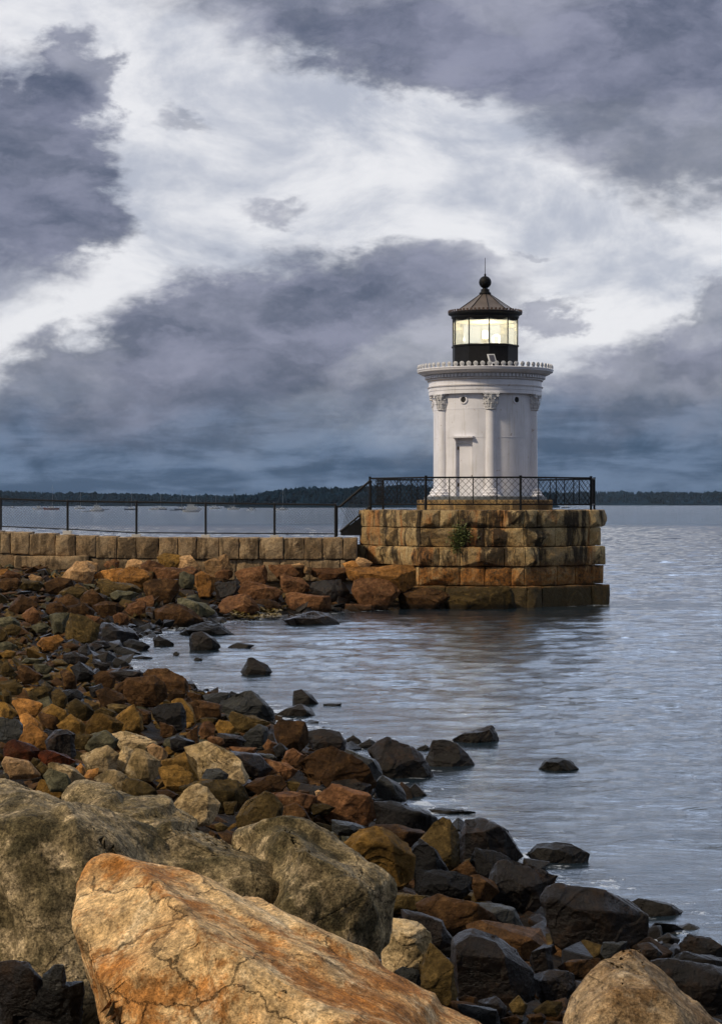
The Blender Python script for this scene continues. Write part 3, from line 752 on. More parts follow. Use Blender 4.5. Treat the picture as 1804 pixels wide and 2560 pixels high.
# ------------------------------------------------------------------ chain link fence
FY = 68.0
fn = thing('chain_link_fence', 'low black chain link fence along the top of the seawall, ending at the stair', 'fence', (-6, FY, 2.3))
fx = [-340,-171,2,169,341,514,686,838]
ft = [1235,1241,1247,1253,1255,1258,1260,1262]; fb = [1310,1316,1322,1329,1338,1339,1340,1341]
def FP(px, py): return at(px, py, FY)
for i, (x, t, b) in enumerate(zip(fx, ft, fb)):
    bm = bmesh.new(); p, q = FP(x, b+3), FP(x, t-2); tube(bm, p, q, .042, n=8); tube(bm, q, q+Vector((0,0,.03)), .045, .02, n=8); part('post', bm, M['fence'], fn)
    if i >= 3 and i < 7:
        bm = bmesh.new(); p = FP(x, b+1); bx(bm, (p.x, FY, p.z-.03), (.30, .34, .16)); part('footing', bm, M['conc'], fn)
for i in range(len(fx)-1):
    a, b = FP(fx[i], ft[i]), FP(fx[i+1], ft[i+1]); c, d = FP(fx[i], fb[i]-6), FP(fx[i+1], fb[i+1]-6)
    bm = bmesh.new(); tube(bm, a, b, .034, n=6); part('top_rail', bm, M['fence'], fn)
    bm = bmesh.new(); tube(bm, c, d, .022, n=6); part('bottom_wire', bm, M['fence'], fn)
    bm = bmesh.new(); w = b.x-a.x; h = a.z-c.z; cell = .105; k = -h
    while k < w:
        for sg in (0, 1):
            s0, s1 = (k, k+h) if sg == 0 else (k+h, k)
            lo = 0.; hi = 1.; ds = s1-s0
            t0, t1 = (0-s0)/ds, (w-s0)/ds
            lo, hi = max(0, min(t0, t1)), min(1, max(t0, t1))
            if hi-lo > .02:
                def pt(t):
                    u = (s0+ds*t)/w; bot = c.lerp(d, u); top = a.lerp(b, u); return bot.lerp(top, t)
                tube(bm, pt(lo), pt(hi), .0048, n=3, cap=False)
        k += cell
    part('chain_mesh', bm, M['fence'], fn)
    bm = bmesh.new()
    for k in range(rr_.randint(3, 6)):                       # knots of dry weed caught on the wire
        u = rr_.random(); p = c.lerp(d, u)
        for _ in range(7): tube(bm, p, p+Vector((rr_.uniform(-.10,.10), 0, rr_.uniform(-.09,.07))), .007, .003, n=4)
    part('caught_weed', bm, M['fence'], fn)

# ------------------------------------------------------------------ weed plant rooted in the platform joint
pp = at(1150, 1335, 64.95)
bm = bmesh.new(); r4 = random.Random(12)
for i in range(800):
    g = Vector((r4.gauss(0, .19), r4.gauss(-.08, .05), 0)); g.z = r4.gauss(.03, .17)-abs(g.x)*.35
    if r4.random() < .35: g = Vector((r4.gauss(-.12, .10), r4.gauss(-.08, .03), r4.uniform(-.65, 0)))
    d = Vector((r4.uniform(-1,1), r4.uniform(-1,.3), r4.uniform(-.3,1))).normalized(); s = r4.uniform(.04, .085); sd_ = d.orthogonal().normalized()*s*.28
    c0 = pp+g; v = [bm.verts.new(c0-sd_), bm.verts.new(c0+sd_), bm.verts.new(c0+d*s*1.4)]; bm.faces.new(v)
wp = thing('wild_plant', 'bushy green weed growing out of a joint in the granite platform face', 'plant', pp)
part('foliage', bm, M['leaf'], wp)
bm = bmesh.new()
for i in range(14):
    e = Vector((r4.gauss(0,.2), -.12, r4.uniform(-.3,.25))); tube(bm, pp+Vector((0,.12,-.02)), pp+e, .008, .004, n=4)
part('stem', bm, M['leaf'], wp)

# ------------------------------------------------------------------ far shores
def ridge(name, x0p, x1p, d, prof, depth, label=None):
    """low wooded land: ground body; prof px->top py of the land"""
    n = 60; bm = bmesh.new(); rows = []
    for i in range(n+1):
        px = x0p+(x1p-x0p)*i/n; x = (px-CX)*d/F; top = float(prof(px))
        zt = max(.5, EYE-(top-HY)*d/F)
        rows.append([bm.verts.new(p) for p in ((x, d, -1), (x, d+6, 1.2), (x*1.01, d+depth*.35, zt*.72), (x*1.03, d+depth*.7, zt*.55), (x*1.05, d+depth, -1))])
    for p, q in zip(rows, rows[1:]):
        for i in range(4): bm.faces.new((p[i], q[i], q[i+1], p[i+1]))
    o = solo(name, bm, M['needle'], ((x0p+x1p)/2*0, d, 0)); o['kind'] = 'structure'; return o
def woods(name, x0p, x1p, d, prof, depth, n, label, seed, hmin, hmax):
    rg = random.Random(seed); bm = bmesh.new()
    for k in range(n):
        px = rg.uniform(x0p, x1p); f = rg.random()**.8; top = float(prof(px)); zt = max(.5, EYE-(top-HY)*d/F)
        y = d+8+depth*.5*f; x = (px-CX)*y/F; h = rg.uniform(hmin, hmax)
        zc = 1.0+(zt*.95-1.0)*min(1, f*1.5)-h*.6
        zc = max(.5, min(zc, zt-h*.75)); r = h*rg.uniform(.18, .34)
        if rg.random() < .55:   # conifer: jagged tiers
            for t in range(3): 
                z0 = zc+h*(.12+.27*t); rr = r*(1-.27*t)*rg.uniform(.8, 1.2); m_ = 7
                b_ = [bm.verts.new((x+rr*math.cos(2*math.pi*i/m_+k)*rg.uniform(.7,1.2), y+rr*math.sin(2*math.pi*i/m_+k), z0+rg.uniform(-.05,.05)*h)) for i in range(m_)]
                a_ = bm.verts.new((x, y, z0+h*.42))
                for i in range(m_): bm.faces.new((b_[i], b_[(i+1) % m_], a_))
        else:                    # broadleaf: cluster of rough lumps
            for t in range(4):
                V, Fc = ico(1); s = r*rg.uniform(.6, 1.1); cx_, cz_ = x+rg.uniform(-.7,.7)*r, zc+h*rg.uniform(.45,.85)
                vv = [bm.verts.new((cx_+a*s*rg.uniform(.75,1.2), y+b*s, cz_+c_*s*rg.uniform(.75,1.2))) for a, b, c_ in V]
                for f_ in Fc: bm.faces.new([vv[i] for i in f_])
    o = solo(name, bm, M['needle'], (0, d, 0)); o['kind'] = 'stuff'; tag(o, label, 'woods'); return o
pL = lambda px: np.interp(px, [-400, 0, 120, 330, 560, 700, 900], [1226, 1230, 1234, 1238, 1243, 1246, 1250])
pM = lambda px: np.interp(px, [560, 640, 700, 760, 850, 930, 1000, 1100, 1300, 1400], [1256, 1240, 1228, 1221, 1225, 1217, 1215, 1220, 1238, 1254])
pR = lambda px: np.interp(px, [1000, 1250, 1380, 1500, 1650, 1900, 2300], [1240, 1234, 1233, 1231, 1233, 1232, 1230])
ridge('far_shore_land', -500, 900, 2300, pL, 500); woods('far_woods', -480, 880, 2300, pL, 500, 2100, 'long low dark wooded shore across the bay behind the moored boats', 1, 7, 13)
ridge('wooded_point_land', 560, 1400, 1500, pM, 300); woods('wooded_point', 575, 1385, 1500, pM, 300, 1300, 'darker wooded point with ragged treetops just behind the stair and railing', 2, 5, 11)
ridge('island_land', 1000, 2300, 3000, pR, 500); woods('island_woods', 1010, 2280, 3000, pR, 500, 1500, 'dark wooded island low on the horizon beyond the platform and the open bay', 3, 8, 15)

# ------------------------------------------------------------------ boats
def boat(px, wy, kind, ln, label, group=None, mast=None, hull='hull', rz=0.):
    d = EYE*F/(wy-HY); x = (px-CX)*d/F; s = ln
    o = thing({'sail': 'sailboat', 'motor': 'motor_boat', 'cruiser': 'cabin_cruiser', 'dinghy': 'dinghy'}[kind], label, 'boat', (x, d, 0), group)
    o.rotation_euler = (0, 0, rz); off = Vector((x, d, 0)); WL[o.name] = Vector((0,0,0))
    bm = bmesh.new(); n = 9; rows = []
    for i in range(n):
        t = i/(n-1); w = s*.16*math.sin(math.pi*min(1, .28+t*.72))**.7; sh = s*(.085+.05*(2*t-1)**2)
        if kind == 'dinghy': sh *= .8
        if t > .99: w = s*.01
        rows.append([bm.verts.new(p) for p in ((s*(t-.5), -w, sh), (s*(t-.5)*.94, -w*.7, -s*.02), (s*(t-.5)*.94, w*.7, -s*.02), (s*(t-.5), w, sh))])
    for p, q in zip(rows, rows[1:]):
        for i in range(4): bm.faces.new((p[i], q[i], q[(i+1) % 4], p[(i+1) % 4]))
    bm.faces.new(rows[0]); bm.faces.new(rows[-1][::-1]); part('hull', bm, M[hull], o)
    if kind != 'dinghy':
        bm = bmesh.new()
        if kind == 'sail': bx(bm, (0, 0, s*.14), (s*.36, s*.15, s*.08)); bx(bm, (-s*.05, 0, s*.19), (s*.16, s*.13, s*.04))
        if kind == 'motor': bx(bm, (s*.05, 0, s*.2), (s*.3, s*.22, s*.18)); bx(bm, (s*.0, 0, s*.31), (s*.36, s*.24, s*.03))
        if kind == 'cruiser': bx(bm, (0, 0, s*.19), (s*.62, s*.24, s*.16)); bx(bm, (-.02*s, 0, s*.33), (s*.36, s*.2, s*.12)); bx(bm, (-.02*s, 0, s*.43), (s*.44, s*.24, s*.03)); tube(bm, (-.05*s,0,s*.43), (-.05*s,0,s*.78), s*.01, n=5)
        part('cabin', bm, M['cabin'], o)
    if mast:
        bm = bmesh.new(); tube(bm, (s*.05, 0, 0), (s*.05, 0, mast), .08, .05, n=6); part('mast', bm, M['alu'], o)
        bm = bmesh.new(); tube(bm, (s*.05, 0, s*.27), (-s*.38, 0, s*.27), .16, .12, n=6); part('boom', bm, M['hull_dark' if px % 2 else 'cabin'], o)
        bm = bmesh.new(); tube(bm, (s*.05, 0, mast*.97), (s*.5, 0, s*.13), .025, n=3); tube(bm, (s*.05, 0, mast*.97), (-s*.5, 0, s*.13), .025, n=3); part('rigging', bm, M['alu'], o)
    return o
G1 = 'sailboats moored in a line off the far shore'; G2 = 'small motor boats moored off the far shore'
boat(243, 1278.5, 'cruiser', 6.2, 'large white cabin cruiser with a high bridge, biggest boat between the first fence posts')
boat(478, 1280.0, 'cruiser', 7.0, 'long low pale cabin cruiser moored nearest, seen through the middle fence panel')
boat(96, 1273.5, 'motor', 6.4, 'white motor boat moored just short of the second fence post')
boat(129, 1274.2, 'sail', 8.6, 'sailboat with rust red hull and a tall pinkish mast', None, 13.2, 'hull_red')
boat(705, 1275.5, 'sail', 6.4, 'small sailboat alone before the wooded point with a tall white mast', None, 11.5)
for px, wy, m_ in ((200,1272.5,10),(327,1275.0,9.5),(400,1273.4,9),(453,1275.2,10.5),(490,1273.6,9.5),(538,1272.5,9),(584,1273.8,12)):
    boat(px, wy, 'sail', 6.8, 'distant white sailboat at anchor seen through the fence with bare mast', G1, m_, 'hull' if px % 3 else 'hull_dark')
for px, wy in ((30,1270.2),(215,1279.2),(264,1274.0),(381,1275.3),(408,1274.6),(434,1276.4),(627,1276.0)):
    boat(px, wy, 'dinghy' if px in (215,264,434) else 'motor', 4.2, 'tiny distant boat without a mast floating behind the chain link fence', G2, None, 'hull' if px % 2 else 'hull_dark')
boat(1414, 1270.0, 'motor', 6.0, 'tiny dark boat alone on the open bay to the right of the railing', None, None, 'hull_dark')

# ------------------------------------------------------------------ rocks of the shore, each a thing of its own
TILE = {'A': (0,1370,3.0018), 'B': (400,1370,3.0018), 'C': (0,1660,3.0018), 'D': (400,1660,3.0018), 'E': (0,1860,3.0018), 'F': (450,1860,3.0018),
        'G': (800,1780,3.0018), 'H': (850,2030,3.0018), 'I': (900,2230,3.0018), 'J': (1265,2230,3.0018), 'K': (0,2300,3.0018),
        'X': (820,1160,2.1865), 'Y': (600,1680,1.798), 'Z': (900,2050,1.79), 'S': (0,0,1.)}
ROCKS = '''
A T 465,215 575,100 640,110 715,170 690,215 600,235|large tan boulder with a peaked top under the long slab of the seawall
A T 635,105 655,95 745,135 745,160 715,165|thin pale wedge of rock leaning on the peaked tan boulder
A N 780,130 800,100 860,85 895,100 885,140 800,150|small tan brown rock tucked against the seawall foot
A T 945,150 960,95 1000,82 1060,95 1080,115 1050,150|pale pink block standing behind the rounded orange boulder
A O 850,220 870,190 960,150 1030,140 1130,200 1130,240 1010,270 880,260|wide rounded orange boulder in the pile below the seawall
A O 705,210 760,190 915,145 920,160 850,210 800,240|slanting flat orange rock beside the rounded orange boulder
A N 1060,130 1120,95 1235,130 1135,165 1130,205 1070,190|brown angular rock wedged right of the rounded orange boulder
A Y 1180,70 1240,38 1340,55 1370,65 1310,140 1200,110|mustard yellow block resting against the seawall blocks
A T 1310,80 1425,55 1510,170 1450,190 1310,135|pinkish tan slab leaning right beside the mustard yellow block
A N 1135,150 1440,140 1480,160 1450,190 1400,235 1140,225|long level brown slab under the leaning pinkish slab
B T 340,110 490,50 540,165 420,200 350,170|pale pink angular boulder standing proud against the seawall
B N 415,190 480,160 545,170 540,215 420,220|small brown rock under the pale pink angular boulder
B G 145,190 180,178 255,205 250,290 145,265|pale grey green block standing between brown and orange rocks
B O 265,200 310,172 410,220 405,300 370,345 265,280|upright orange boulder right of the pale grey green block
A B 1080,270 1130,235 1330,240 1335,320 1270,380 1090,340|layered olive brown block below the long level slab
A V 730,250 770,240 860,270 1000,280 1055,320 1000,350 760,330|flat olive topped rock below the rounded orange boulder
A G 830,345 880,320 960,325 1040,345 980,375 840,375|flat grey green stone with a dark hollow under it
A V 450,335 540,290 620,295 655,335 600,360 460,355|long low grey olive stone below the peaked tan boulder
A B 320,285 360,250 430,225 530,235 545,285 430,310 360,320|flat grey brown slab left of the low olive stone
A B 600,390 690,312 800,405 640,420|dark brown pointed rock among the rubble below the seawall
A B 700,430 760,410 880,405 925,450 900,490 720,500|broad brown rock left of the tan wedge near the cove
A N 945,470 1040,400 1090,410 1085,490 950,495|tan wedge shaped rock above the head of the cove
A N 1020,390 1140,355 1155,380 1140,440 1095,430|tan brown rock behind the wedge above the cove
A B 1155,470 1260,420 1330,420 1440,470 1515,545 1400,575 1160,570|broad brown pyramid boulder at the water's edge of the cove head
B G 135,385 170,380 250,440 400,485 330,510 200,460|slanting grey slab behind the broad brown pyramid boulder
A B 350,430 450,405 510,460 480,490 350,470|mauve brown rock left of the weathered grey block
A B 445,380 510,345 590,390 610,440 520,470 440,430|brown ridged rock above the weathered grey block
A B 510,440 620,410 710,480 690,510 520,500|brown lump just behind the dark ribbed block
A B 65,460 170,350 290,430 250,480|brown cone shaped rock in the rubble near the frame's left side
A G 380,500 430,485 525,490 500,630 390,600|weathered grey block leaning on the dark ribbed block
A V 530,490 640,520 740,580 720,700 500,680 505,600|dark upright ribbed block like a stump at the shore
A N 645,500 750,520 745,580 690,570 650,540|pinkish rock on top of the dark ribbed block's shoulder
A D 740,600 800,550 860,590 1000,640 1050,690 900,720 750,690|dark wet mound sloping right into the cove water
A N 850,510 890,485 965,510 960,560 860,555|small reddish rock above the wet mound
A K 930,710 975,688 1060,700 1120,740 1060,780 940,770|wet black rock with shiny flat top in the cove
A K 850,760 900,740 960,770 1080,800 960,810|low black rock awash below the shiny flat topped rock
A D 700,800 730,775 800,785 800,830 710,830|small grey brown rock at the edge of the cove
A K 975,830 1060,810 1145,825 1100,842|thin black sliver of rock awash in the cove
A K 1150,680 1190,665 1310,720 1290,745 1160,730|slanting black slab standing in the shallow cove
B D 225,680 250,640 310,632 400,670 450,740 400,775 230,780|large smooth dark boulder standing in the cove
B D 515,745 580,710 700,730 650,760 530,762|low dark rock awash right of the large smooth boulder
B D 615,930 665,830 700,830 800,880 833,930 800,965 650,965|dark pyramid rock standing alone in open water of the cove
B D 945,545 1080,490 1150,478 1260,500 1355,560 1300,575 1000,590|broad dark rock in the water off the boulders under the platform
B K 160,640 230,590 340,568 430,580 540,655 400,665 250,660|long low weedy black rock behind the large smooth boulder
B K 95,795 120,778 145,795 120,815|tiny black rock in the cove left of the smooth boulder
B K 255,840 270,822 320,840 290,855|tiny black rock in the cove below the smooth boulder
A D 480,800 560,780 665,830 640,860 490,865|dark rock with wet face left of the cove shallows
A D 590,760 650,720 695,820 650,830 600,800|dark peaked rock beside the cove shallows
A K 535,900 600,860 720,950 700,980 600,970|black tilted slab with a mirror like wet face
A K 840,860 870,825 970,880 940,900 860,890|small black jagged rock in the cove shallows
A D 700,870 740,855 830,870 810,905 720,905|small dark rock beside the jagged black rock in the shallows
A O 280,720 320,690 430,655 470,685 390,730 300,750|long tan orange stone on the olive shingle
A Y 0,790 50,765 120,780 110,810 20,815|bright yellow ochre flat stone beside the frame edge
A G 0,710 60,705 130,740 60,760 0,750|flat greenish slab above the bright yellow stone
A G 160,860 200,825 345,835 300,860|thin flat pale green slab on the shingle
A B 130,890 180,880 320,960 290,991 180,960|brown sloping slab on the left shingle
A G 250,870 330,875 400,905 340,930 280,910|grey slab right of the brown sloping slab
A V 0,880 60,860 110,920 90,950 0,940|olive brown stone under the bright yellow stone
A N 165,510 250,440 310,530 250,550|rusty triangular rock left of the weathered grey block
A G 0,520 70,515 150,575 100,590 20,560|grey green flat rock high on the left rubble
A V 20,600 90,570 160,600 140,640 40,640|rounded olive stone below the grey green flat rock
A G 235,590 330,560 370,590 300,620|pale green flake of rock left of the grey block
A T 215,215 240,197 300,215 320,245 270,250|small tan stone in the dark hollow under the seawall slab
A N 35,200 60,165 150,195 150,235 60,240|reddish brown rock at the foot of the seawall's left end
A O 0,160 60,160 60,200 0,220|orange rock cut by the frame at the seawall foot
A V 140,290 170,240 290,250 330,280 260,300|low brown rock under the small tan stone
A B 0,230 120,225 160,260 100,300 0,290|wide dull brown rock under the reddish rock at the wall foot
A V 0,600 40,620 60,680 0,690|olive rock at the frame edge above the flat greenish slab
A B 460,720 540,710 610,740 560,760 480,750|low brown stone below the dark ribbed block
A D 690,730 720,695 800,700 830,740 720,745|dark wet stone between the ribbed block and the cove
B N 560,190 620,165 780,130 800,180 790,260 620,220|broad tan brown boulder right of the pale pink boulder
B N 820,130 990,125 1080,145 1080,210 1000,210 880,200 830,165|squared brown block against the seawall foot
B T 985,125 1050,110 1080,130 1030,140|small cream stone on the squared brown block
B T 1075,135 1140,150 1130,190 1080,180|cream block between two brown blocks at the wall foot
B N 1140,150 1400,150 1430,195 1400,220 1140,205|long red brown block lying along the wall foot
X O 115,575 240,560 455,552 465,580 467,655 340,665 130,625|long orange slab butting against the platform's lower course
B N 905,210 935,195 1120,290 1110,325 960,325 905,270|reddish angular boulder with a ridge below the squared block
B N 585,290 650,252 740,265 880,300 915,330 870,385 720,360 590,315|long rounded red brown boulder lying above the cove
B D 415,265 570,255 595,290 560,355 430,380 420,300|dark squat rock left of the long rounded boulder
B N 430,470 480,400 625,345 670,380 735,460 640,490 560,500 450,490|large tan brown wedge boulder above the yellow weed
B N 955,350 985,338 1140,360 1270,368 1275,465 1150,465 965,445|rectangular tan brown block lying above the waterline
B D 1130,260 1350,235 1420,330 1380,400 1260,350 1140,320|dark split rock in the shade above the rectangular block
B B 1255,325 1400,330 1445,360 1400,405 1270,380|small brown rock under the dark split rock
B N 1395,420 1580,430 1610,475 1390,478|low brown slab at the water under the pink brown boulder
X N 137,690 150,640 190,628 310,618 365,665 385,700 330,765 260,757 145,715|big pink brown boulder with a flat face left of the platform
X B 380,685 450,670 640,700 655,720 580,795 400,795 385,720|wide brown boulder between the pink brown boulder and the platform
X V 640,750 700,720 960,672 990,675 1018,790 660,790|long wedge boulder lying against the foot of the platform
X O 80,545 130,530 200,540 230,560 120,572|orange stone on top of the rocks by the stair
X T 150,525 170,508 240,540 200,558|small tan stone next to the orange stone by the stair
B B 700,395 800,380 920,440 900,470 720,460|dim brown rock in shade behind the yellow weed
B D 0,250 130,240 140,330 40,370 0,360|dark layered rock under the long level slab end
C B 455,60 490,48 570,100 575,190 480,150|brown rock with dark face below the mirror like slab
C B 705,90 750,55 800,55 860,100 855,170 720,150|rounded brown rock left of the big brown headland boulder
C D 830,60 900,38 1040,50 1060,70 1000,100 850,110|flat dark slab behind the big brown headland boulder
C B 940,130 960,105 1080,100 1150,90 1205,125 1240,160 1250,240 1100,280 940,250|big brown headland boulder with a flat olive top
C B 1060,90 1120,45 1250,40 1350,90 1395,140 1400,200 1300,210 1200,130|brown humped boulder at the point jutting into the cove
C B 860,170 945,120 935,240 900,210|narrow brown rock left of the headland boulder
C K 670,180 760,150 780,200 740,240 680,220|black slab below the rounded brown rock
C B 725,210 800,180 880,230 950,270 900,310 760,310|brown rock in front of the headland boulder
C K 460,200 570,190 620,230 610,265 500,270|black stone left of the black slab
C V 385,210 430,185 505,270 500,320 400,320|upright oval olive brown stone
C V 240,190 330,165 385,190 385,250 300,240|olive stone left of the upright oval stone
C V 0,150 120,130 170,170 160,210 20,200|flat topped olive rock at the left frame edge
C O 90,280 150,250 290,290 315,330 260,380 170,340|bright orange ochre rock with a smooth sloping top
C V 15,210 40,190 80,215 90,290 40,280|small olive rock left of the bright orange ochre rock
C Y 0,290 40,290 130,370 90,405 0,400|ochre brown rock cut by the left frame edge
C Y 280,400 390,305 490,350 500,390 420,450 300,445|knobbly ochre rock below the upright oval stone
C O 145,385 205,370 300,440 320,510 200,460 160,420|orange rock behind the bright orange triangular one
C O 140,580 235,445 310,520 340,620 300,630 280,590|bright orange triangular rock above the rust red slab
C S 0,410 130,420 165,460 160,560 0,570|dark green layered slate beside the frame edge
C Y 430,460 530,385 610,430 635,470 630,510 560,520 440,480|domed ochre rock in the middle of the shingle
C V 500,310 570,265 700,360 690,400 620,400 510,360|pointed olive rock behind the domed ochre rock
C Y 640,480 710,370 760,370 920,450 900,500 760,520 650,510|wide ochre rock with a lit left ridge
C Y 840,430 930,350 1005,310 1060,400 1075,490 940,500|tall ochre cone shaped rock beside the black box rock
C V 700,370 770,325 865,370 850,400 770,370|olive rock behind the wide ochre rock
C V 805,310 850,300 1000,320 900,350 830,345|thin ridge of olive rock behind the tall ochre cone
C B 1020,330 1130,380 1135,420 1070,440|brown rock between the ochre cone and black box rock
C K 1150,340 1200,305 1360,300 1390,350 1390,470 1310,480 1160,400|black box shaped rock with white specks
C Y 1285,280 1360,258 1400,300 1460,400 1470,440 1400,440 1380,330|tall yellow rock behind the black box rock
C D 345,580 420,500 500,500 560,530 560,680 480,690 360,630|very dark block above the rust red slab
C V 520,530 600,520 700,540 680,580 600,620 560,580|mottled olive rock right of the very dark block
C G 630,630 700,560 790,498 890,570 860,620 760,610 650,650|smooth blue grey rock above the tan grey boulder
C L 845,525 920,505 1160,580 1170,600 1090,640 880,580|cream layered slab in the middle of the shingle
C L 615,690 650,670 720,640 800,618 885,680 870,780 780,780 650,790|tan grey boulder with a cap like lump on top
C L 880,690 930,618 1000,650 990,700 940,800 880,770|pale cracked rock squeezed between two tan boulders
C L 950,800 1010,640 1080,650 1200,730 1195,820 1110,850 960,830|light tan cracked boulder with dark undercut face
C T 1100,620 1150,600 1250,660 1260,690 1210,730 1130,680|tan brown rock right of the cream layered slab
C Y 1220,730 1385,670 1490,870 1430,880 1300,770|tan sloping rock behind the smooth ochre boulder
C Y 1195,780 1330,765 1440,830 1420,900 1370,925 1280,880 1200,820|smooth rounded ochre boulder beside the light cracked one
D L 195,635 355,595 400,640 500,760 640,830 660,850 600,880 480,830 330,850 280,800|big bright tan boulder with a jagged lit ridge
C L 710,860 835,785 970,860 930,890 925,990 760,990|cube like tan rock with a bright top face
E V 930,290 960,265 1040,280 1130,345 1225,470 1000,450 920,440|mossy olive wedge rock behind the long grey boulder
E B 545,295 680,255 730,290 755,390 640,350|brown tan rock left of the cube like tan rock
E T 15,150 45,95 210,150 300,230 220,215 60,190|light tan rock perched behind the big grey boulder's dome
E V 225,150 250,103 305,120 270,165|small olive nub behind the big grey boulder
E V 265,180 310,135 380,185 320,235|small olive cube beside the nub
E L 365,150 390,138 520,175 630,250 570,285 450,240 380,190|long rock with a bright upper rim below the rust red slab
E G 325,240 370,190 550,325 540,330 400,280|thin grey green slab lying on the big grey boulder
E O 570,185 605,150 645,220 620,230|little tan peak behind the rim lit rock
E O 630,245 700,190 740,180 730,220 660,260|orange sliver left of the cube like tan rock
C R 40,600 100,570 300,650 300,720 130,720 40,690|rust red weedy slab behind the big grey boulder
C R 280,660 350,650 550,730 500,750 330,740|dark red low slab continuing right of the rust red one
E B 1140,350 1260,350 1330,385 1250,430 1180,420|brown flat stone left of the round lichen boulder
F L -40,440 30,330 130,315 200,335 290,450 270,520 190,565 60,530|round lichen speckled boulder behind the long grey boulder
F V 15,330 120,285 280,270 420,280 480,340 510,410 420,450 330,430 210,330|flat topped brown boulder behind the round lichen boulder
F V 430,550 500,480 560,410 640,370 700,400 755,470 750,560 620,640 450,640|domed olive boulder right of the round lichen boulder
F N 660,370 860,358 1010,400 1000,440 930,475 760,450|long rust brown rock behind the domed olive boulder
F B 730,550 760,480 870,450 930,490 1000,630 900,600 740,570|brown peaked rock with a bright edge right of the domed olive boulder
F V 960,480 1000,450 1080,450 1160,480 1110,510 1000,508|small tan slab right of the brown peaked rock
F N 1000,430 1150,310 1250,330 1330,400 1470,470 1475,540 1350,550 1290,500 1150,470|mauve brown boulder with a cracked face above the black slab
F B 880,140 1040,50 1140,20 1240,80 1330,190 1450,300 1400,350 1200,300 1000,230|largest brown boulder on the point, smooth and sloping right
F D 1120,270 1290,250 1420,310 1390,380 1290,380 1130,320|dark block under the largest brown boulder
F B 500,320 660,240 760,240 800,300 760,350 530,340|brown rock above the long rust brown rock
F D 230,30 420,60 600,130 690,190 620,210 450,210 260,60|dark tilted slab right of the big bright tan boulder
F N 540,110 620,110 800,150 870,200 790,240 700,210|mauve flat slab beside the dark tilted slab
F N 765,130 840,30 930,90 880,160 780,150|tan brown upright rock left of the largest brown boulder
F S 165,270 200,190 290,185 360,230 340,280|grey stone in front of the big bright tan boulder
F T 1010,360 1040,345 1070,370 1030,385|little white pebble between brown rocks
F V 255,610 300,590 360,625 310,645|small olive stone behind the dip of the long grey boulder
F V 330,440 430,430 410,520 340,490|olive rock right of the round lichen boulder
F S 1140,570 1300,590 1380,630 1260,660 1150,650|dark slate left of the large ochre boulder
H Y 45,240 155,138 280,115 400,210 540,340 535,480 430,500 330,480 200,370|large ochre boulder with orange veins behind the grey boulder's right end
D V 520,400 545,365 690,400 820,440 700,490 600,500|olive tan slab below the big blue black rocks
D S 460,280 560,225 680,207 730,240 830,340 845,400 800,430 640,390 560,350 470,320|big blue black slate boulder at the water's edge
D S 330,240 450,215 520,220 500,330 430,310 340,270|dark slate rock left of the big blue black boulder
D B 210,300 300,275 460,310 450,400 280,390|brown ochre rock below the dark slate
D N 290,520 330,440 380,430 415,460 400,530 320,550|smooth round mauve cobble
D Y 420,470 445,425 510,430 575,500 540,520 450,515|bright golden yellow stone
D N 355,560 390,540 470,565 480,595 390,600|smooth oval pink cobble below the mauve cobble
D S 600,600 740,455 800,490 795,560 740,620 640,610|leaning grey slate slab right of the golden yellow stone
D B 860,470 900,420 1080,440 1100,500 1100,590 960,640 870,540|large flat brown boulder on the point
D D 1100,510 1220,490 1340,510 1390,580 1380,650 1250,590 1130,600|black brown boulder overhanging the water of the point
D D 870,390 960,330 1060,305 1110,340 1170,410 1030,390|dark low rock at the waterline under the round dark rock
D D 1000,300 1005,205 1060,195 1140,240 1190,310 1080,315|round topped dark rock just off the shore
D K 1220,300 1360,295 1350,320 1230,325|flat black rock barely breaking the surface
D N 775,620 810,565 875,600 840,650|brown cube like rock under the large flat brown boulder
D K 845,630 900,595 955,640 940,690 870,680|black hollow looking rock between brown rocks
D D 1390,590 1450,540 1510,590 1470,620|small dark rock at the water right of the black brown boulder
G D 260,265 370,205 430,245 380,280 300,290|dark domed rock left of the long weedy rock
D D 80,560 130,540 260,590 250,620 90,640|dark flat topped rock below the black box rock
D B 200,210 330,240 330,290 230,260|brown rock behind the tall yellow rock
D B 200,540 280,470 290,600 230,580|thin brown blade of rock standing on edge
D D 430,520 600,540 640,580 560,600 440,560|dark slab under the golden yellow stone
D B 0,440 100,480 130,510 60,540 0,500|brown rock below the black box rock's left side
D B 40,250 110,190 190,220 140,270|brown pointed rock under the humped boulder
D N 520,620 720,630 700,690 600,690|reddish brown rock in front of the leaning slate slab
D S 735,670 840,680 880,715 760,700|thin grey green slab left of the black hollow looking rock
D Y 190,440 230,440 235,470 200,475|tiny yellow stone beside the black box rock
D V 300,410 360,400 430,410 400,440 310,440|flat olive stone above the mauve cobble
G D 380,290 430,250 510,210 580,230 660,250 750,330 800,400 830,490 640,515 520,470 440,380|large dark weedy boulder sloping into the water off the point
G D 800,380 850,220 930,215 1000,230 1100,320 1140,390 1120,430 900,435 820,410|big dark pyramid boulder standing in the water
G D 1010,210 1120,150 1280,118 1330,190 1345,250 1200,240 1050,250|long dark boulder in the water behind the big dark pyramid
G K 720,280 790,250 825,270 780,300|small black rock left of the big dark pyramid
G D 640,630 710,540 810,640 740,670 660,665|small reddish dark pyramid at the water's edge
G K 420,680 580,690 720,730 860,800 860,860 780,900 560,850 430,840|long black slab sloping to the water
G K 825,730 900,720 1160,750 1120,780 900,760|thin black slab lying awash
G S 200,290 300,330 460,470 440,520 360,500 260,370|wet blue grey slab running down to the water
G S 400,560 470,480 600,600 650,660 450,640|lower wet blue grey slab with water running over it
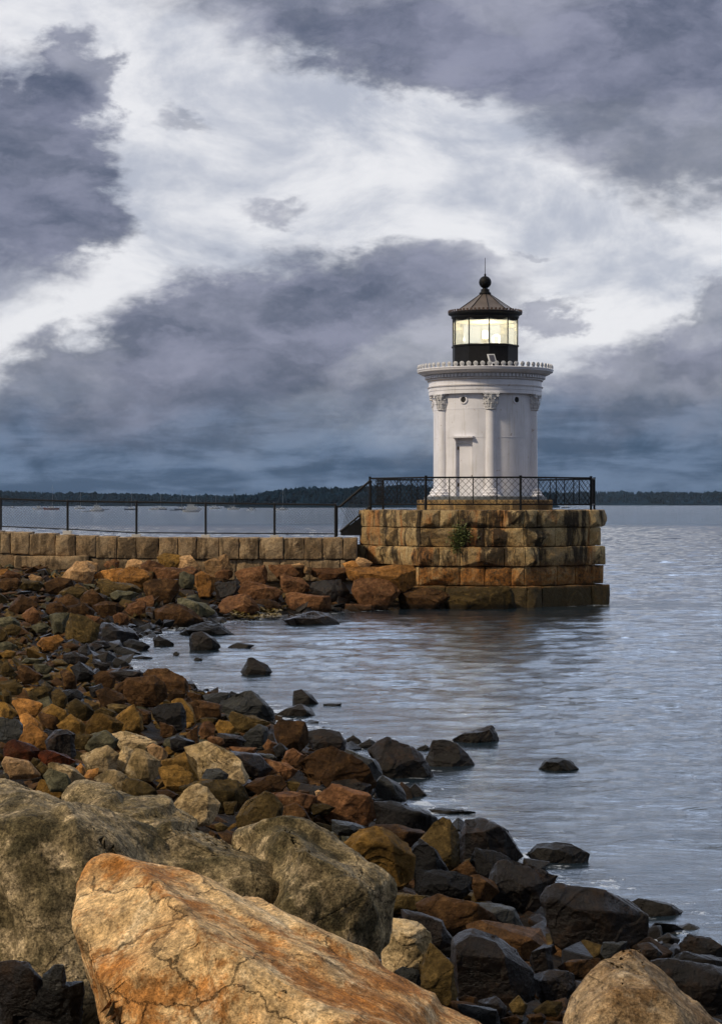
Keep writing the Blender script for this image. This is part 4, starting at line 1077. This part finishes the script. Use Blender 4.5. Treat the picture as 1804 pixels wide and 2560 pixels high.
G B 410,850 560,850 780,910 760,950 700,975 540,930|brown slab behind the large ochre boulder
Y K 1340,440 1380,400 1440,385 1480,405 1525,445 1400,455|lone black rock farthest out in the water
Y D 1290,820 1340,780 1420,768 1520,780 1560,820 1550,865 1470,870 1400,840|smooth low dark boulder half under water
H V 600,230 700,90 770,48 820,80 880,190 905,380 820,450 740,340 650,260|tall dark olive boulder with a pointed top
H D 890,210 950,75 1060,60 1150,90 1270,200 1365,330 1280,350 1160,300 1000,290 920,380|big dark brown boulder beside the tall pointed one
H K 510,290 600,210 700,300 800,450 560,430|black sloping rock in front of the tall pointed boulder
H B 840,450 960,368 1020,460 990,490 900,470|small tan brown rock among very dark ones
H K 980,370 1020,275 1180,310 1280,360 1150,450 1120,520 1040,470|black wedge rock under the big dark brown boulder
H D 1140,460 1190,380 1270,365 1450,410 1618,480 1600,530 1400,600 1250,680 1130,560|long very dark boulder sloping to the water
H K 560,430 620,435 880,460 980,490 960,600 780,640 560,580|black slate block with a straight top edge
H B 975,490 1040,475 1130,560 1190,600 1100,640 1000,560|rusty brown rock right of the black slate block
H V 270,690 360,620 470,615 680,640 600,710 440,720|flat olive slab right of the grey boulder's tip
H B 590,700 740,625 850,660 950,690 1150,770 1180,850 1050,820 940,780 870,860 780,850 640,760|long layered brown slab with an orange patch
H S 1000,700 1120,690 1300,720 1390,890 1200,870 1100,750|flat wet lilac grey slab
H D 470,740 560,755 760,820 850,980 700,990 640,900 520,850|dark green rock behind the light tan block
I L 145,225 300,235 450,260 520,310 560,510 540,570 400,575 290,570 180,560|light tan block beside the grey boulder with a bright left face
I V 440,560 530,400 600,500 680,600 710,830 620,800 480,680|olive brown rock standing below the light tan block
I D 700,380 740,310 830,290 1010,340 1120,430 1260,600 1290,790 1000,780 720,700 690,500|large dark boulder with a lit rim in the shaded hollow
I B 800,250 900,215 1130,290 1260,340 1290,390 1400,440 1150,440 1050,360|long brown slab above the large dark boulder
I D 1280,500 1380,405 1430,420 1440,570 1340,590 1270,540|small dark rock with a yellowish tip
I D 1290,640 1420,595 1618,620 1600,720 1450,800 1300,700|dark mauve flat rock left of the tan pointed boulder
I S 270,600 320,565 460,620 460,680 360,650|small slate wedge on the front boulder's upper edge
I S 720,840 900,880 1040,960 1040,990 940,980|slate slab by the front boulder's right flank
I B 735,800 790,775 870,800 880,840 760,835|small brown stone above the slate slab
I D 890,830 1010,780 1090,870 1080,930 960,890|rounded dark stone in the hollow
I V 1120,850 1190,785 1250,850 1230,910 1140,900|small olive stone right of the rounded dark stone
I V 1290,900 1400,820 1500,830 1510,870 1400,910|small tan olive stone beside the tan pointed boulder
I B 1060,960 1170,925 1220,970 1200,990 1080,990|low brown stone at the frame's lower edge
I B 1250,930 1350,910 1390,950 1340,980|low reddish stone between the two front boulders
Z D 805,350 830,300 880,285 1060,325 1090,310 1200,375 1290,430 1285,520 1180,545 1060,550 960,470 870,430|largest dark red brown boulder with a rough sloping face by the water
Z K 1200,380 1250,350 1340,370 1480,450 1400,450 1290,410|black wet rock washed by ripples right of the largest dark boulder
Z D 1430,560 1470,515 1560,530 1640,600 1600,630 1450,590|dark brown rock at the right shore
Z K 1400,620 1450,590 1650,640 1650,690 1500,640|black slate edge lying over the dark shore rock
Z D 1310,640 1400,620 1540,640 1650,690 1650,840 1530,830 1480,740 1400,680|broad very dark boulder behind the tan pointed boulder
Z S 1075,600 1090,550 1190,548 1180,590 1110,610|grey slate stone behind the tan pointed boulder's tip
Z B 890,660 940,630 1080,620 1040,680 960,690|brown flat stone left of the tan pointed boulder's shoulder
Z D 1240,560 1290,550 1350,600 1300,610|dark rounded stone right of the tan pointed boulder's tip
Z S 1400,490 1470,465 1530,490 1450,510|slate stone awash at the right shore
K D 0,330 110,310 210,325 300,430 320,460 140,550 0,560|dark red brown layered rock under the grey boulder's overhang
K S 325,420 410,340 470,345 490,430 420,500 350,480|small grey upright stone under the grey boulder
K K 60,640 200,560 400,480 600,480 600,680 300,700 100,740|black grey slab beside the front boulder's foot
K D 0,610 40,640 120,740 100,780 0,780|dark grey stone in the lower corner
K D 60,780 200,710 420,690 580,690 600,790 400,830 80,830|dark red stone at the lower edge beside the front boulder
'''
RN = 0; placed = []
def rock_from(tile, mk, pts, label, seed, d=None, tk=None, sub=None, rough=None):
    x0, y0, s = TILE[tile]; P2 = [(x0+a/s, y0+b/s) for a, b in pts]
    xs = [p[0] for p in P2]; ys = [p[1] for p in P2]; cx = sum(xs)/len(xs); cy = sum(ys)/len(ys); w = max(xs)-min(xs); h = max(ys)-min(ys)
    rg = random.Random(seed); gk = 1.09 if min(xs) > -5 and w < 230 else 1.0
    P2 = [(cx+(x-cx)*gk, cy+(y-cy)*gk) for x, y in P2]; xs = [p[0] for p in P2]; ys = [p[1] for p in P2]; w *= gk; h *= gk
    if d is None:
        d = ground_hit(cx, max(ys)-h*.06)
        if tile == 'K': d = 6.75
        if tile == 'X': d = 64.4 if max(ys) < 1466 else 62.9 if cx < 960 else 63.3
    t = (tk if tk else rg.uniform(.55, .9)*max(w*.75, min(h*1.2, w*1.4)))*d/F
    Y0 = d+t*.42; 
    if Y0 > 65.6 and mk and cy < 1440 and cx < 900: Y0 = max(64.6, 65.9-t*.5)
    P = [at(x, y, Y0) for x, y in P2]
    # a front edge between the top face and the front face, a back edge, and a foot below the ground
    sh = rg.uniform(-.12, .12)*w; yt = min(ys); yb = max(ys); k1 = rg.uniform(.28, .60); k2 = k1+rg.uniform(-.14, .14)
    fa = rg.uniform(.18, .34)*w; fb = rg.uniform(.18, .34)*w
    P += [at(cx-fa+sh, yt+k1*h, Y0-t*rg.uniform(.36, .52)), at(cx+fb+sh, yt+k2*h, Y0-t*rg.uniform(.36, .52))]
    P += [at(cx+rg.uniform(-.34,-.05)*w+sh, yb-rg.uniform(-.04,.12)*h, Y0-t*.46), at(cx+rg.uniform(.05,.34)*w+sh, yb-rg.uniform(-.04,.12)*h, Y0-t*.40)]
    P += [at(cx-.25*w-sh, yt+.25*h, Y0+t*.5), at(cx+.25*w-sh, yt+.3*h, Y0+t*.5), at(cx, yb, Y0+t*.5)]
    P += [at(cx+q*w*(1.8 if tile == 'K' else 1), yb+(h*.55 if tile == 'K' else min(h*.3, w*.10)), Y0+r_*t) for q, r_ in ((-.24, -.3), (.24, -.3), (-.2, .3), (.2, .3))]
    W, Fc = facet_rock([tuple(p) for p in P], max(3.2*d/F*1.3, .012), rg.uniform(.022, .040), seed, rg.choice((1, 2, 3, 4)), rg.uniform(.010, .026), 3)
    loc = Vector(((W[:, 0].max()+W[:, 0].min())/2, (W[:, 1].max()+W[:, 1].min())/2, W[:, 2].min()))
    o = link('boulder' if w*d/F > .9 else 'rock', geo_mesh('rock', W, Fc, loc, False), M[mk], None, loc)
    tag(o, label, 'rock'); placed.append((loc.x, loc.y, w*d/F/2, loc.z)); return o
for ln in ROCKS.strip().splitlines():
    body, label = ln.split('|'); tk_ = body.split(); RN += 1
    rock_from(tk_[0], tk_[1], [tuple(map(float, p.split(','))) for p in tk_[2:]], label, 1000+RN)

# big boulders in front, joined from several hulls where the outline is not convex
def big(name, pieces, m, label, seed, voxel=None, rough=.05, sub=6):
    geos = []
    for k, P in enumerate(pieces): geos.append(facet_rock([tuple(at(*p)) for p in P], .013, rough, seed+k, 1, .018, 6))
    W = np.concatenate([g[0] for g in geos]); Fs = []; n = 0
    for g in geos: Fs.append(g[1]+n); n += len(g[0])
    Fc = np.concatenate(Fs)
    loc = Vector(((W[:, 0].max()+W[:, 0].min())/2, (W[:, 1].max()+W[:, 1].min())/2, W[:, 2].min()))
    me = geo_mesh(name, W, Fc, loc); o = link(name, me, m, None, loc)
    if voxel == 'remesh':
        md = o.modifiers.new('r', 'REMESH'); md.mode = 'VOXEL'; md.voxel_size = voxel; md.use_smooth_shade = True
        sm = o.modifiers.new('s', 'SMOOTH'); sm.iterations = 1
        me2 = bpy.data.meshes.new_from_object(o.evaluated_get(bpy.context.evaluated_depsgraph_get()))
        o.modifiers.clear(); o.data = me2
        me2.materials.clear(); me2.materials.append(m)
        off = Vector((seed*3.1, seed, 0))
        cos = np.empty(len(me2.vertices)*3); me2.vertices.foreach_get('co', cos); nos = np.empty_like(cos); me2.vertices.foreach_get('normal', nos)
        cos = cos.reshape(-1, 3); nos = nos.reshape(-1, 3)
        dsp = np.array([mnoise.fractal(Vector(c)*5+off, 1., 2.1, 5) for c in cos])*.026
        cos += nos*dsp[:, None]; me2.vertices.foreach_set('co', cos.ravel()); me2.shade_smooth(); me2.update()
    tag(o, label, 'boulder'); return o
big('boulder', [
    [(-240,1960,8.6),(-120,1925,8.9),(0,1922,8.9),(110,1945,8.9),(215,1990,8.9),(300,2030,8.8),(400,2095,8.6),(430,2200,8.3),(330,2420,7.9),(150,2560,7.6),(-220,2560,7.6),(-100,2060,8.0),(90,2070,7.95),(230,2130,8.0),(330,2200,8.0),(-200,1990,9.8),(350,2100,9.8),(0,2300,9.8),(-200,2620,8.6),(330,2600,8.6)],
    [(190,1985,8.9),(300,2010,8.9),(360,2005,8.8),(430,2008,8.8),(520,2050,8.7),(590,2088,8.6),(650,2120,8.5),(720,2190,8.35),(700,2360,8.0),(400,2380,7.9),(300,2150,8.2),(440,2060,8.35),(560,2120,8.25),(620,2150,8.2),(330,2050,9.5),(600,2150,9.4),(600,2560,8.6),(350,2560,8.6)],
    [(560,2085,8.55),(620,2080,8.6),(660,2058,8.5),(700,2050,8.5),(745,2057,8.5),(800,2088,8.5),(870,2130,8.4),(945,2180,8.3),(970,2215,8.3),(962,2240,8.25),(940,2262,8.2),(946,2330,8.2),(950,2420,8.15),(800,2480,7.9),(640,2400,7.85),(650,2130,8.1),(740,2110,8.05),(860,2185,8.0),(930,2235,8.0),(700,2090,9.3),(900,2200,9.1),(930,2560,8.7),(600,2560,8.7)],
  ], M['bigL'], 'huge grey lichen speckled boulder with a dome and a lumped end, behind the orange one', 41, .013, .05, 5)
big('boulder', [
    [(172,2215,6.0),(185,2195,6.05),(225,2155,6.1),(270,2134,6.15),(310,2140,6.2),(405,2178,6.3),(480,2232,6.3),(560,2262,6.3),(620,2290,6.3),(700,2338,6.3),(800,2392,6.25),(930,2442,6.2),(1060,2500,6.1),(1200,2565,6.0),(1260,2640,5.9),
     (178,2240,5.85),(190,2330,5.75),(240,2490,5.6),(285,2620,5.5),(330,2225,5.75),(520,2330,5.6),(760,2480,5.4),(900,2620,5.2),(1100,2680,5.3),(420,2800,5.3),
     (260,2200,7.0),(600,2400,7.2),(1100,2600,6.9),(300,2800,6.6),(1150,2800,6.4)],
  ], M['bigO'], 'largest front boulder, orange tan with rust patches and cracks, sloping from its blunt raised end', 55, None, .03, 7)
big('boulder', [
    [(1400,2570,6.2),(1412,2515,6.2),(1455,2450,6.25),(1500,2400,6.3),(1555,2362,6.35),(1580,2354,6.35),(1606,2364,6.4),(1640,2415,6.4),(1690,2452,6.4),(1735,2500,6.4),(1800,2560,6.3),(1830,2620,6.2),
     (1395,2640,6.0),(1650,2470,6.05),(1700,2560,5.95),(1730,2700,5.9),(1540,2480,6.0),(1480,2560,5.9),(1560,2720,5.7),(1420,2800,5.9),(1850,2800,6.2),(1560,2420,7.0),(1740,2560,7.0),(1450,2620,6.9),(1600,2800,7.0)],
  ], M['bigT'], 'pale tan boulder with a pointed top standing alone in the front corner', 63, None, .03, 7)

# loose rocks between the traced ones, the largest left as things
KINDS = {
 'Y': ('loose ochre brown stones in the upper shingle', 'loose ochre stone in the upper shingle, one of many between the named rocks'),
 'V': ('loose olive stones in the shingle', 'loose olive brown stone in the shingle, one of many between larger rocks'),
 'B': ('loose brown stones in the shingle', 'loose brown stone in the shingle, one of many between larger rocks'),
 'G': ('loose grey green flakes in the shingle', 'loose grey green flake of stone in the shingle, one of several'),
 'D': ('loose dark wet stones at the waterline', 'loose dark wet stone near the waterline, one of many between larger rocks'),
 'K': ('loose black wet stones at the waterline', 'loose black wet stone near the waterline, one of several between larger rocks')}
rf = random.Random(77); protos = {}
for k in KINDS:
    for v in range(4):
        r5 = random.Random(hash((k, v)) % 99991 if False else 31*ord(k)+v)
        P = [(r5.gauss(0, .5)*1.0, r5.gauss(0, .42), r5.gauss(0, .26)) for _ in range(15)]
        P = [(x, y, max(-.4, min(.4, z))) for x, y, z in P]
        W, Fc = rock_geo(P, 3, .05, 26, 900+v+ord(k), cuts=2); s = (W[:, 0].max()-W[:, 0].min()); W = W/s; W[:, 2] -= W[:, 2].min()
        protos[(k, v)] = geo_mesh('rock', W, Fc, (0, 0, 0)); protos[(k, v)].materials.append(M[k])
def visible_spot():
    for _ in range(400):
        px = rf.uniform(-20, 1830); py = rf.uniform(1410, 2600); d = ground_hit(px, py)
        x = (px-CX)*d/F; s = float(sdist(x, d))
        if s > -.25 and 7.5 < d < 64.5: return x, d, s
cnt = 0; LOOSE = 95
while cnt < LOOSE:
    x, y, s = visible_spot(); sz = rf.uniform(.11, .22)*(1+y/40)
    if s < .9 or y < 13: k = rf.choice('DDDKKB')
    elif y > 52: k = rf.choice('BBVNY'.replace('N', 'B'))
    elif s < 2: k = rf.choice('BBVDB')
    else: k = rf.choice('YYVVBBG')
    o = link('rock', protos[(k, rf.randrange(4))], None, None, (x, y, float(H(x, y))-.06-sz*.05)); o.scale = (sz, sz*rf.uniform(.8, 1.1), sz*rf.uniform(.7, 1.1))
    o.rotation_euler = (rf.uniform(-.35, .35), rf.uniform(-.35, .35), rf.uniform(0, 6.28)); tag(o, KINDS[k][1], 'rock', KINDS[k][0]); cnt += 1
# the rest as rubble, which nobody could count
rub = {k: ([], []) for k in 'YVBGDK'}
small = []
for v in range(6):
    r5 = random.Random(600+v); P = [(r5.gauss(0, .5), r5.gauss(0, .45), r5.gauss(0, .3)) for _ in range(12)]
    bmh = bmesh.new(); [bmh.verts.new(p) for p in P]; bmesh.ops.convex_hull(bmh, input=bmh.verts[:])
    for vv in [v_ for v_ in bmh.verts if not v_.link_faces]: bmh.verts.remove(vv)
    bmesh.ops.bevel(bmh, geom=bmh.edges[:]+bmh.verts[:], offset=.035, segments=1, affect='EDGES')
    bmesh.ops.triangulate(bmh, faces=bmh.faces[:]); bmh.verts.ensure_lookup_table(); bmh.verts.index_update()
    small.append((np.array([v_.co[:] for v_ in bmh.verts]), [[v_.index for v_ in f.verts] for f in bmh.faces])); bmh.free()
from mathutils import Euler
NR = 9000
for i in range(NR):
    # spread in plan over the visible wedge of shore
    y = 7.5+(65.2-7.5)*rf.random()**.75; x = y*rf.uniform(-.20, .20)
    s = float(sdist(x, y))
    if s < -.35: continue
    sz = (rf.uniform(.04, .10) if rf.random() < .6 else rf.uniform(.10, .19))*(1+y/45)
    if s < .7: k = rf.choice('DDDDKKKB')
    elif s < 1.8: k = rf.choice('DDBBVBD')
    elif y > 50: k = rf.choice('BBBVVYGD')
    elif y < 14: k = rf.choice('DDKKDB')
    else: k = rf.choice('YYVVVBBBGD')
    V, Fs = small[rf.randrange(6)]; M3 = np.array(Euler((rf.uniform(-.6,.6), rf.uniform(-.6,.6), rf.uniform(0,6.3))).to_matrix())
    W = (V*np.array((1, rf.uniform(.6, 1), rf.uniform(.45, .9)))*sz) @ M3.T + np.array((x, y, float(H(x, y))-.03-min(.14, .2*max(0, float(H(x, y))))))
    vs, fs = rub[k]; n = sum(len(a) for a in vs); vs.append(W); fs += [[a+n for a in f] for f in Fs]
for k, (vs, fs) in rub.items():
    if not vs: continue
    W = np.concatenate(vs); me = bpy.data.meshes.new('rubble'); me.from_pydata(W.tolist(), [], fs); me.update()
    o = link('shingle_rubble', me, M[k]); o['kind'] = 'stuff'
    tag(o, {'Y': 'ochre', 'V': 'olive', 'B': 'brown', 'G': 'grey green', 'D': 'dark wet', 'K': 'black wet'}[k]+' stone rubble filling the gaps between the rocks of the shore', 'rubble')

# ------------------------------------------------------------------ seaweed on the cove's edge
def weed(name, px0, px1, py, m, label, seed, n=900):
    r6 = random.Random(seed); bm = bmesh.new(); d = EYE*F/(py-HY)
    for i in range(n):
        x = (r6.uniform(px0, px1)-CX)*d/F; y = d+r6.uniform(-1.1, 1.1); z = .04+.12*max(0, mnoise.noise(Vector((x*1.5, y*1.5, seed))))+r6.uniform(0, .06)+max(0, float(H(x, y)))
        a = r6.uniform(0, 6.28); s = r6.uniform(.04, .11); u = Vector((math.cos(a), math.sin(a), r6.uniform(-.3,.5)))*s; w = Vector((-math.sin(a), math.cos(a), r6.uniform(-.2,.3)))*s*.35
        c = Vector((x, y, z)); bm.faces.new([bm.verts.new(p) for p in (c-u, c+w, c+u, c-w)])
    o = solo(name, bm, M[m], ((px0+px1)/2*d/F-CX*d/F, d, 0)); o['kind'] = 'stuff'; tag(o, label, 'seaweed')
weed('seaweed', 580, 700, 1544, 'weed', 'mat of yellow brown seaweed at the foot of the boulders in the cove', 4)

# ------------------------------------------------------------------ sky: Nishita behind a broken overcast
world = bpy.data.worlds.new('World'); scene.world = world; world.use_nodes = True
nt = world.node_tree; nt.nodes.clear()
out = N(nt, 'ShaderNodeOutputWorld'); bg = N(nt, 'ShaderNodeBackground'); L(nt, bg.outputs[0], out.inputs[0])
SUN_EL, SUN_AZ = 42., 238.      # azimuth clockwise from +Y
sky = N(nt, 'ShaderNodeTexSky'); sky.sky_type = 'NISHITA'; sky.sun_disc = False; sky.sun_elevation = R(SUN_EL); sky.sun_rotation = R(SUN_AZ)
tc = N(nt, 'ShaderNodeTexCoord'); sep = N(nt, 'ShaderNodeSeparateXYZ'); L(nt, tc.outputs['Generated'], sep.inputs[0])
sx, sy, sz = sep.outputs
az = math_(nt, 'ARCTAN2', sx, sy); el = math_(nt, 'ARCSINE', sz)
# direction noise, finer in height than in width as clouds low in the sky are
mp = N(nt, 'ShaderNodeMapping', i_Scale=(1, 1, 1.9)); L(nt, tc.outputs['Generated'], mp.inputs[0]); vec = mp.outputs[0]
wn = noise_n(nt, vec, 13., 7, .58, .2); ws = N(nt, 'ShaderNodeSeparateColor'); L(nt, wn.outputs['Color'], ws.inputs[0])
wf = noise_n(nt, vec, 45., 6, .6, .2); wfs = N(nt, 'ShaderNodeSeparateColor'); L(nt, wf.outputs['Color'], wfs.inputs[0])
u = math_(nt, 'MULTIPLY_ADD', az, 4.8, .902); v = math_(nt, 'MULTIPLY_ADD', el, -4.95, 1.258)
def warp(a, k1, k2, c1, c2):
    t = math_(nt, 'MULTIPLY_ADD', c1, k1, a); t = math_(nt, 'MULTIPLY_ADD', c2, k2, t); return math_(nt, 'SUBTRACT', t, (k1+k2)*.5)
uw = warp(u, .36, .20, ws.outputs[0], wfs.outputs[0]); vw = warp(v, .26, .15, ws.outputs[1], wfs.outputs[1])
def cloud(cx, cy, rx, ry, ang, soft, w):
    """one cloud bank: an ellipse of directions with a ragged edge"""
    a = R(ang); ca, sa = math.cos(a), math.sin(a)
    dx = math_(nt, 'SUBTRACT', uw, cx); dy = math_(nt, 'SUBTRACT', vw, cy)
    p = math_(nt, 'ADD', math_(nt, 'MULTIPLY', dx, ca/rx), math_(nt, 'MULTIPLY', dy, sa/rx))
    q = math_(nt, 'ADD', math_(nt, 'MULTIPLY', dx, -sa/ry), math_(nt, 'MULTIPLY', dy, ca/ry))
    d = math_(nt, 'SQRT', math_(nt, 'ADD', math_(nt, 'MULTIPLY', p, p), math_(nt, 'MULTIPLY', q, q)))
    f = ramp(nt, d, 1+soft*.8, 1-soft*.8); 
    return math_(nt, 'MULTIPLY', f, w)
banks = [
 (1.25, .02, .95, .20, 8, .35, .85), (1.75, .25, .50, .24, 12, .3, .80), (1.05,.12,.30,.10,10,.4,.8),
 (.06, .42, .24, .26, 10, .2, .95), (.20, .20, .09, .10, 0, .3, .8), (-.05,.60,.25,.18,0,.4,.7),
 (.62, .82, .36, .19, -18, .3, .95), (.30, .98, .50, .15, -12, .3, .85), (.92, .73, .28, .12, -8, .35, .8), (1.05,.82,.30,.18,-20,.4,.7), (.55, 1.03, .60, .10, -6, .4, .7),
 (.72, .505, .07, .026, 0, .95, .6), (.46, .29, .07, .03, 0, .6, .4), (1.40, .78, .10, .035, -20, .5, .65), (1.33,.605,.05,.018,0,.6,.4), (1.19,.64,.07,.05,0,.5,.4),
 (1.66, 1.00, .33, .17, -20, .35, .85), (1.80, .82, .16, .12, -40, .35, .7), (1.50,1.10,.40,.09,-5,.5,.6),
]
D = None
for b_ in banks:
    f = cloud(*b_)
    D = f if D is None else math_(nt, 'SUBTRACT', 1., math_(nt, 'MULTIPLY', math_(nt, 'SUBTRACT', 1., D), math_(nt, 'SUBTRACT', 1., f)))
D = math_(nt, 'MINIMUM', D, 1.)
n1 = noise_n(nt, vec, 9., 8, .62, .4); n2 = noise_n(nt, vec, 26., 7, .6, .3)
# thin upper sheet: bright, faintly streaked
up = mixc(nt, ramp(nt, n1.outputs[0], .36, .62), (.48,.51,.60), (.86,.86,.89))
# heavy low clouds: lighter billows in darker bodies
cuv = N(nt, 'ShaderNodeCombineXYZ'); L(nt, uw, cuv.inputs[0]); L(nt, vw, cuv.inputs[1])
mdg = N(nt, 'ShaderNodeMapping', i_Rotation=(0, 0, R(20)), i_Scale=(2.0, 5.5, 1)); L(nt, cuv.outputs[0], mdg.inputs[0]); n3 = noise_n(nt, mdg.outputs[0], 1.0, 7, .55)
nn = math_(nt, 'ADD', math_(nt, 'ADD', math_(nt, 'MULTIPLY', n2.outputs[0], .2), math_(nt, 'MULTIPLY', n1.outputs[0], .3)), math_(nt, 'MULTIPLY', n3.outputs[0], .5))
dk = mixc(nt, ramp(nt, nn, .38, .62), (.075,.092,.150), (.265,.275,.375))
col = mixc(nt, D, up, dk)
# towards the horizon the air itself turns the cloud bases blue, in long level bands
mb = N(nt, 'ShaderNodeMapping', i_Scale=(1, 1, 7.)); L(nt, tc.outputs['Generated'], mb.inputs[0])
nb = noise_n(nt, mb.outputs[0], 11., 7, .6, .3)
hz = mixc(nt, ramp(nt, math_(nt, 'ADD', math_(nt, 'MULTIPLY', nb.outputs[0], .6), math_(nt, 'MULTIPLY', n2.outputs[0], .4)), .42, .60), (.020,.060,.135), (.115,.180,.30))
hf = ramp(nt, math_(nt, 'MULTIPLY_ADD', ws.outputs[1], -.06, el), .040, -.012)
col = mixc(nt, hf, col, hz)
# mask of the sky behind the camera, not mixed in
back = math_(nt, 'MULTIPLY', ramp(nt, sy, .25, -.6), ramp(nt, sz, -.05, .1))
# added bright band just above the camera's view, unseen, to brighten the water
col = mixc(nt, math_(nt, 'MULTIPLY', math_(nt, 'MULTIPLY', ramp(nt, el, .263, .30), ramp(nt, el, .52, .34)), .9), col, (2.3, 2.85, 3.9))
col = mixc(nt, math_(nt, 'MULTIPLY', ramp(nt, sy, .55, .0), .85), col, (.10,.11,.14))  # unseen sky overhead, beside and behind darkened to cut fill and deepen shadows
sk = N(nt, 'ShaderNodeVectorMath', operation='SCALE'); L(nt, sky.outputs[0], sk.inputs[0]); sk.inputs['Scale'].default_value = .1
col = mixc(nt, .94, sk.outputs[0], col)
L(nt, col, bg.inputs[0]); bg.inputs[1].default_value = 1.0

# sun through cloud
sl = bpy.data.lights.new('sun', 'SUN'); sl.energy = 2.9; sl.angle = R(6); sl.color = (1, .84, .62)
so = bpy.data.objects.new('sun', sl); C.objects.link(so)
dv = Vector((math.sin(R(SUN_AZ))*math.cos(R(SUN_EL)), math.cos(R(SUN_AZ))*math.cos(R(SUN_EL)), math.sin(R(SUN_EL))))
so.rotation_euler = dv.to_track_quat('Z', 'Y').to_euler(); so.location = dv*50

# air
HAZE = True
if HAZE:
    bm = bmesh.new(); bx(bm, (0, 3000, 38), (9000, 6800, 84)); hzo = solo('haze', bm, None); hzo['kind'] = 'stuff'
    m = bpy.data.materials.new('haze'); m.use_nodes = True; nt = m.node_tree; nt.nodes.clear(); o_ = N(nt, 'ShaderNodeOutputMaterial'); p_ = N(nt, 'ShaderNodeVolumePrincipled'); p_.inputs['Density'].default_value = .00003; p_.inputs['Color'].default_value = (.6,.78,1,1)
    L(nt, p_.outputs[0], o_.inputs['Volume']); hzo.data.materials.append(m)

# ------------------------------------------------------------------ camera
cam = bpy.data.cameras.new('camera'); co = bpy.data.objects.new('camera', cam); C.objects.link(co)
co.location = (0, 0, EYE); co.rotation_euler = (R(90), 0, 0)
cam.sensor_fit = 'HORIZONTAL'; cam.sensor_width = 36; cam.lens = 36*F/1804; cam.shift_x = 0; cam.shift_y = -(1280-HY)/1804
cam.clip_start = .1; cam.clip_end = 30000
scene.camera = co
vs = scene.view_settings; vs.view_transform = 'Standard'; vs.look = 'None'; vs.exposure = 0; vs.gamma = 1
scene.render.resolution_x = 721; scene.render.resolution_y = 1024
scene.cycles.max_bounces = 6; scene.cycles.transparent_max_bounces = 12
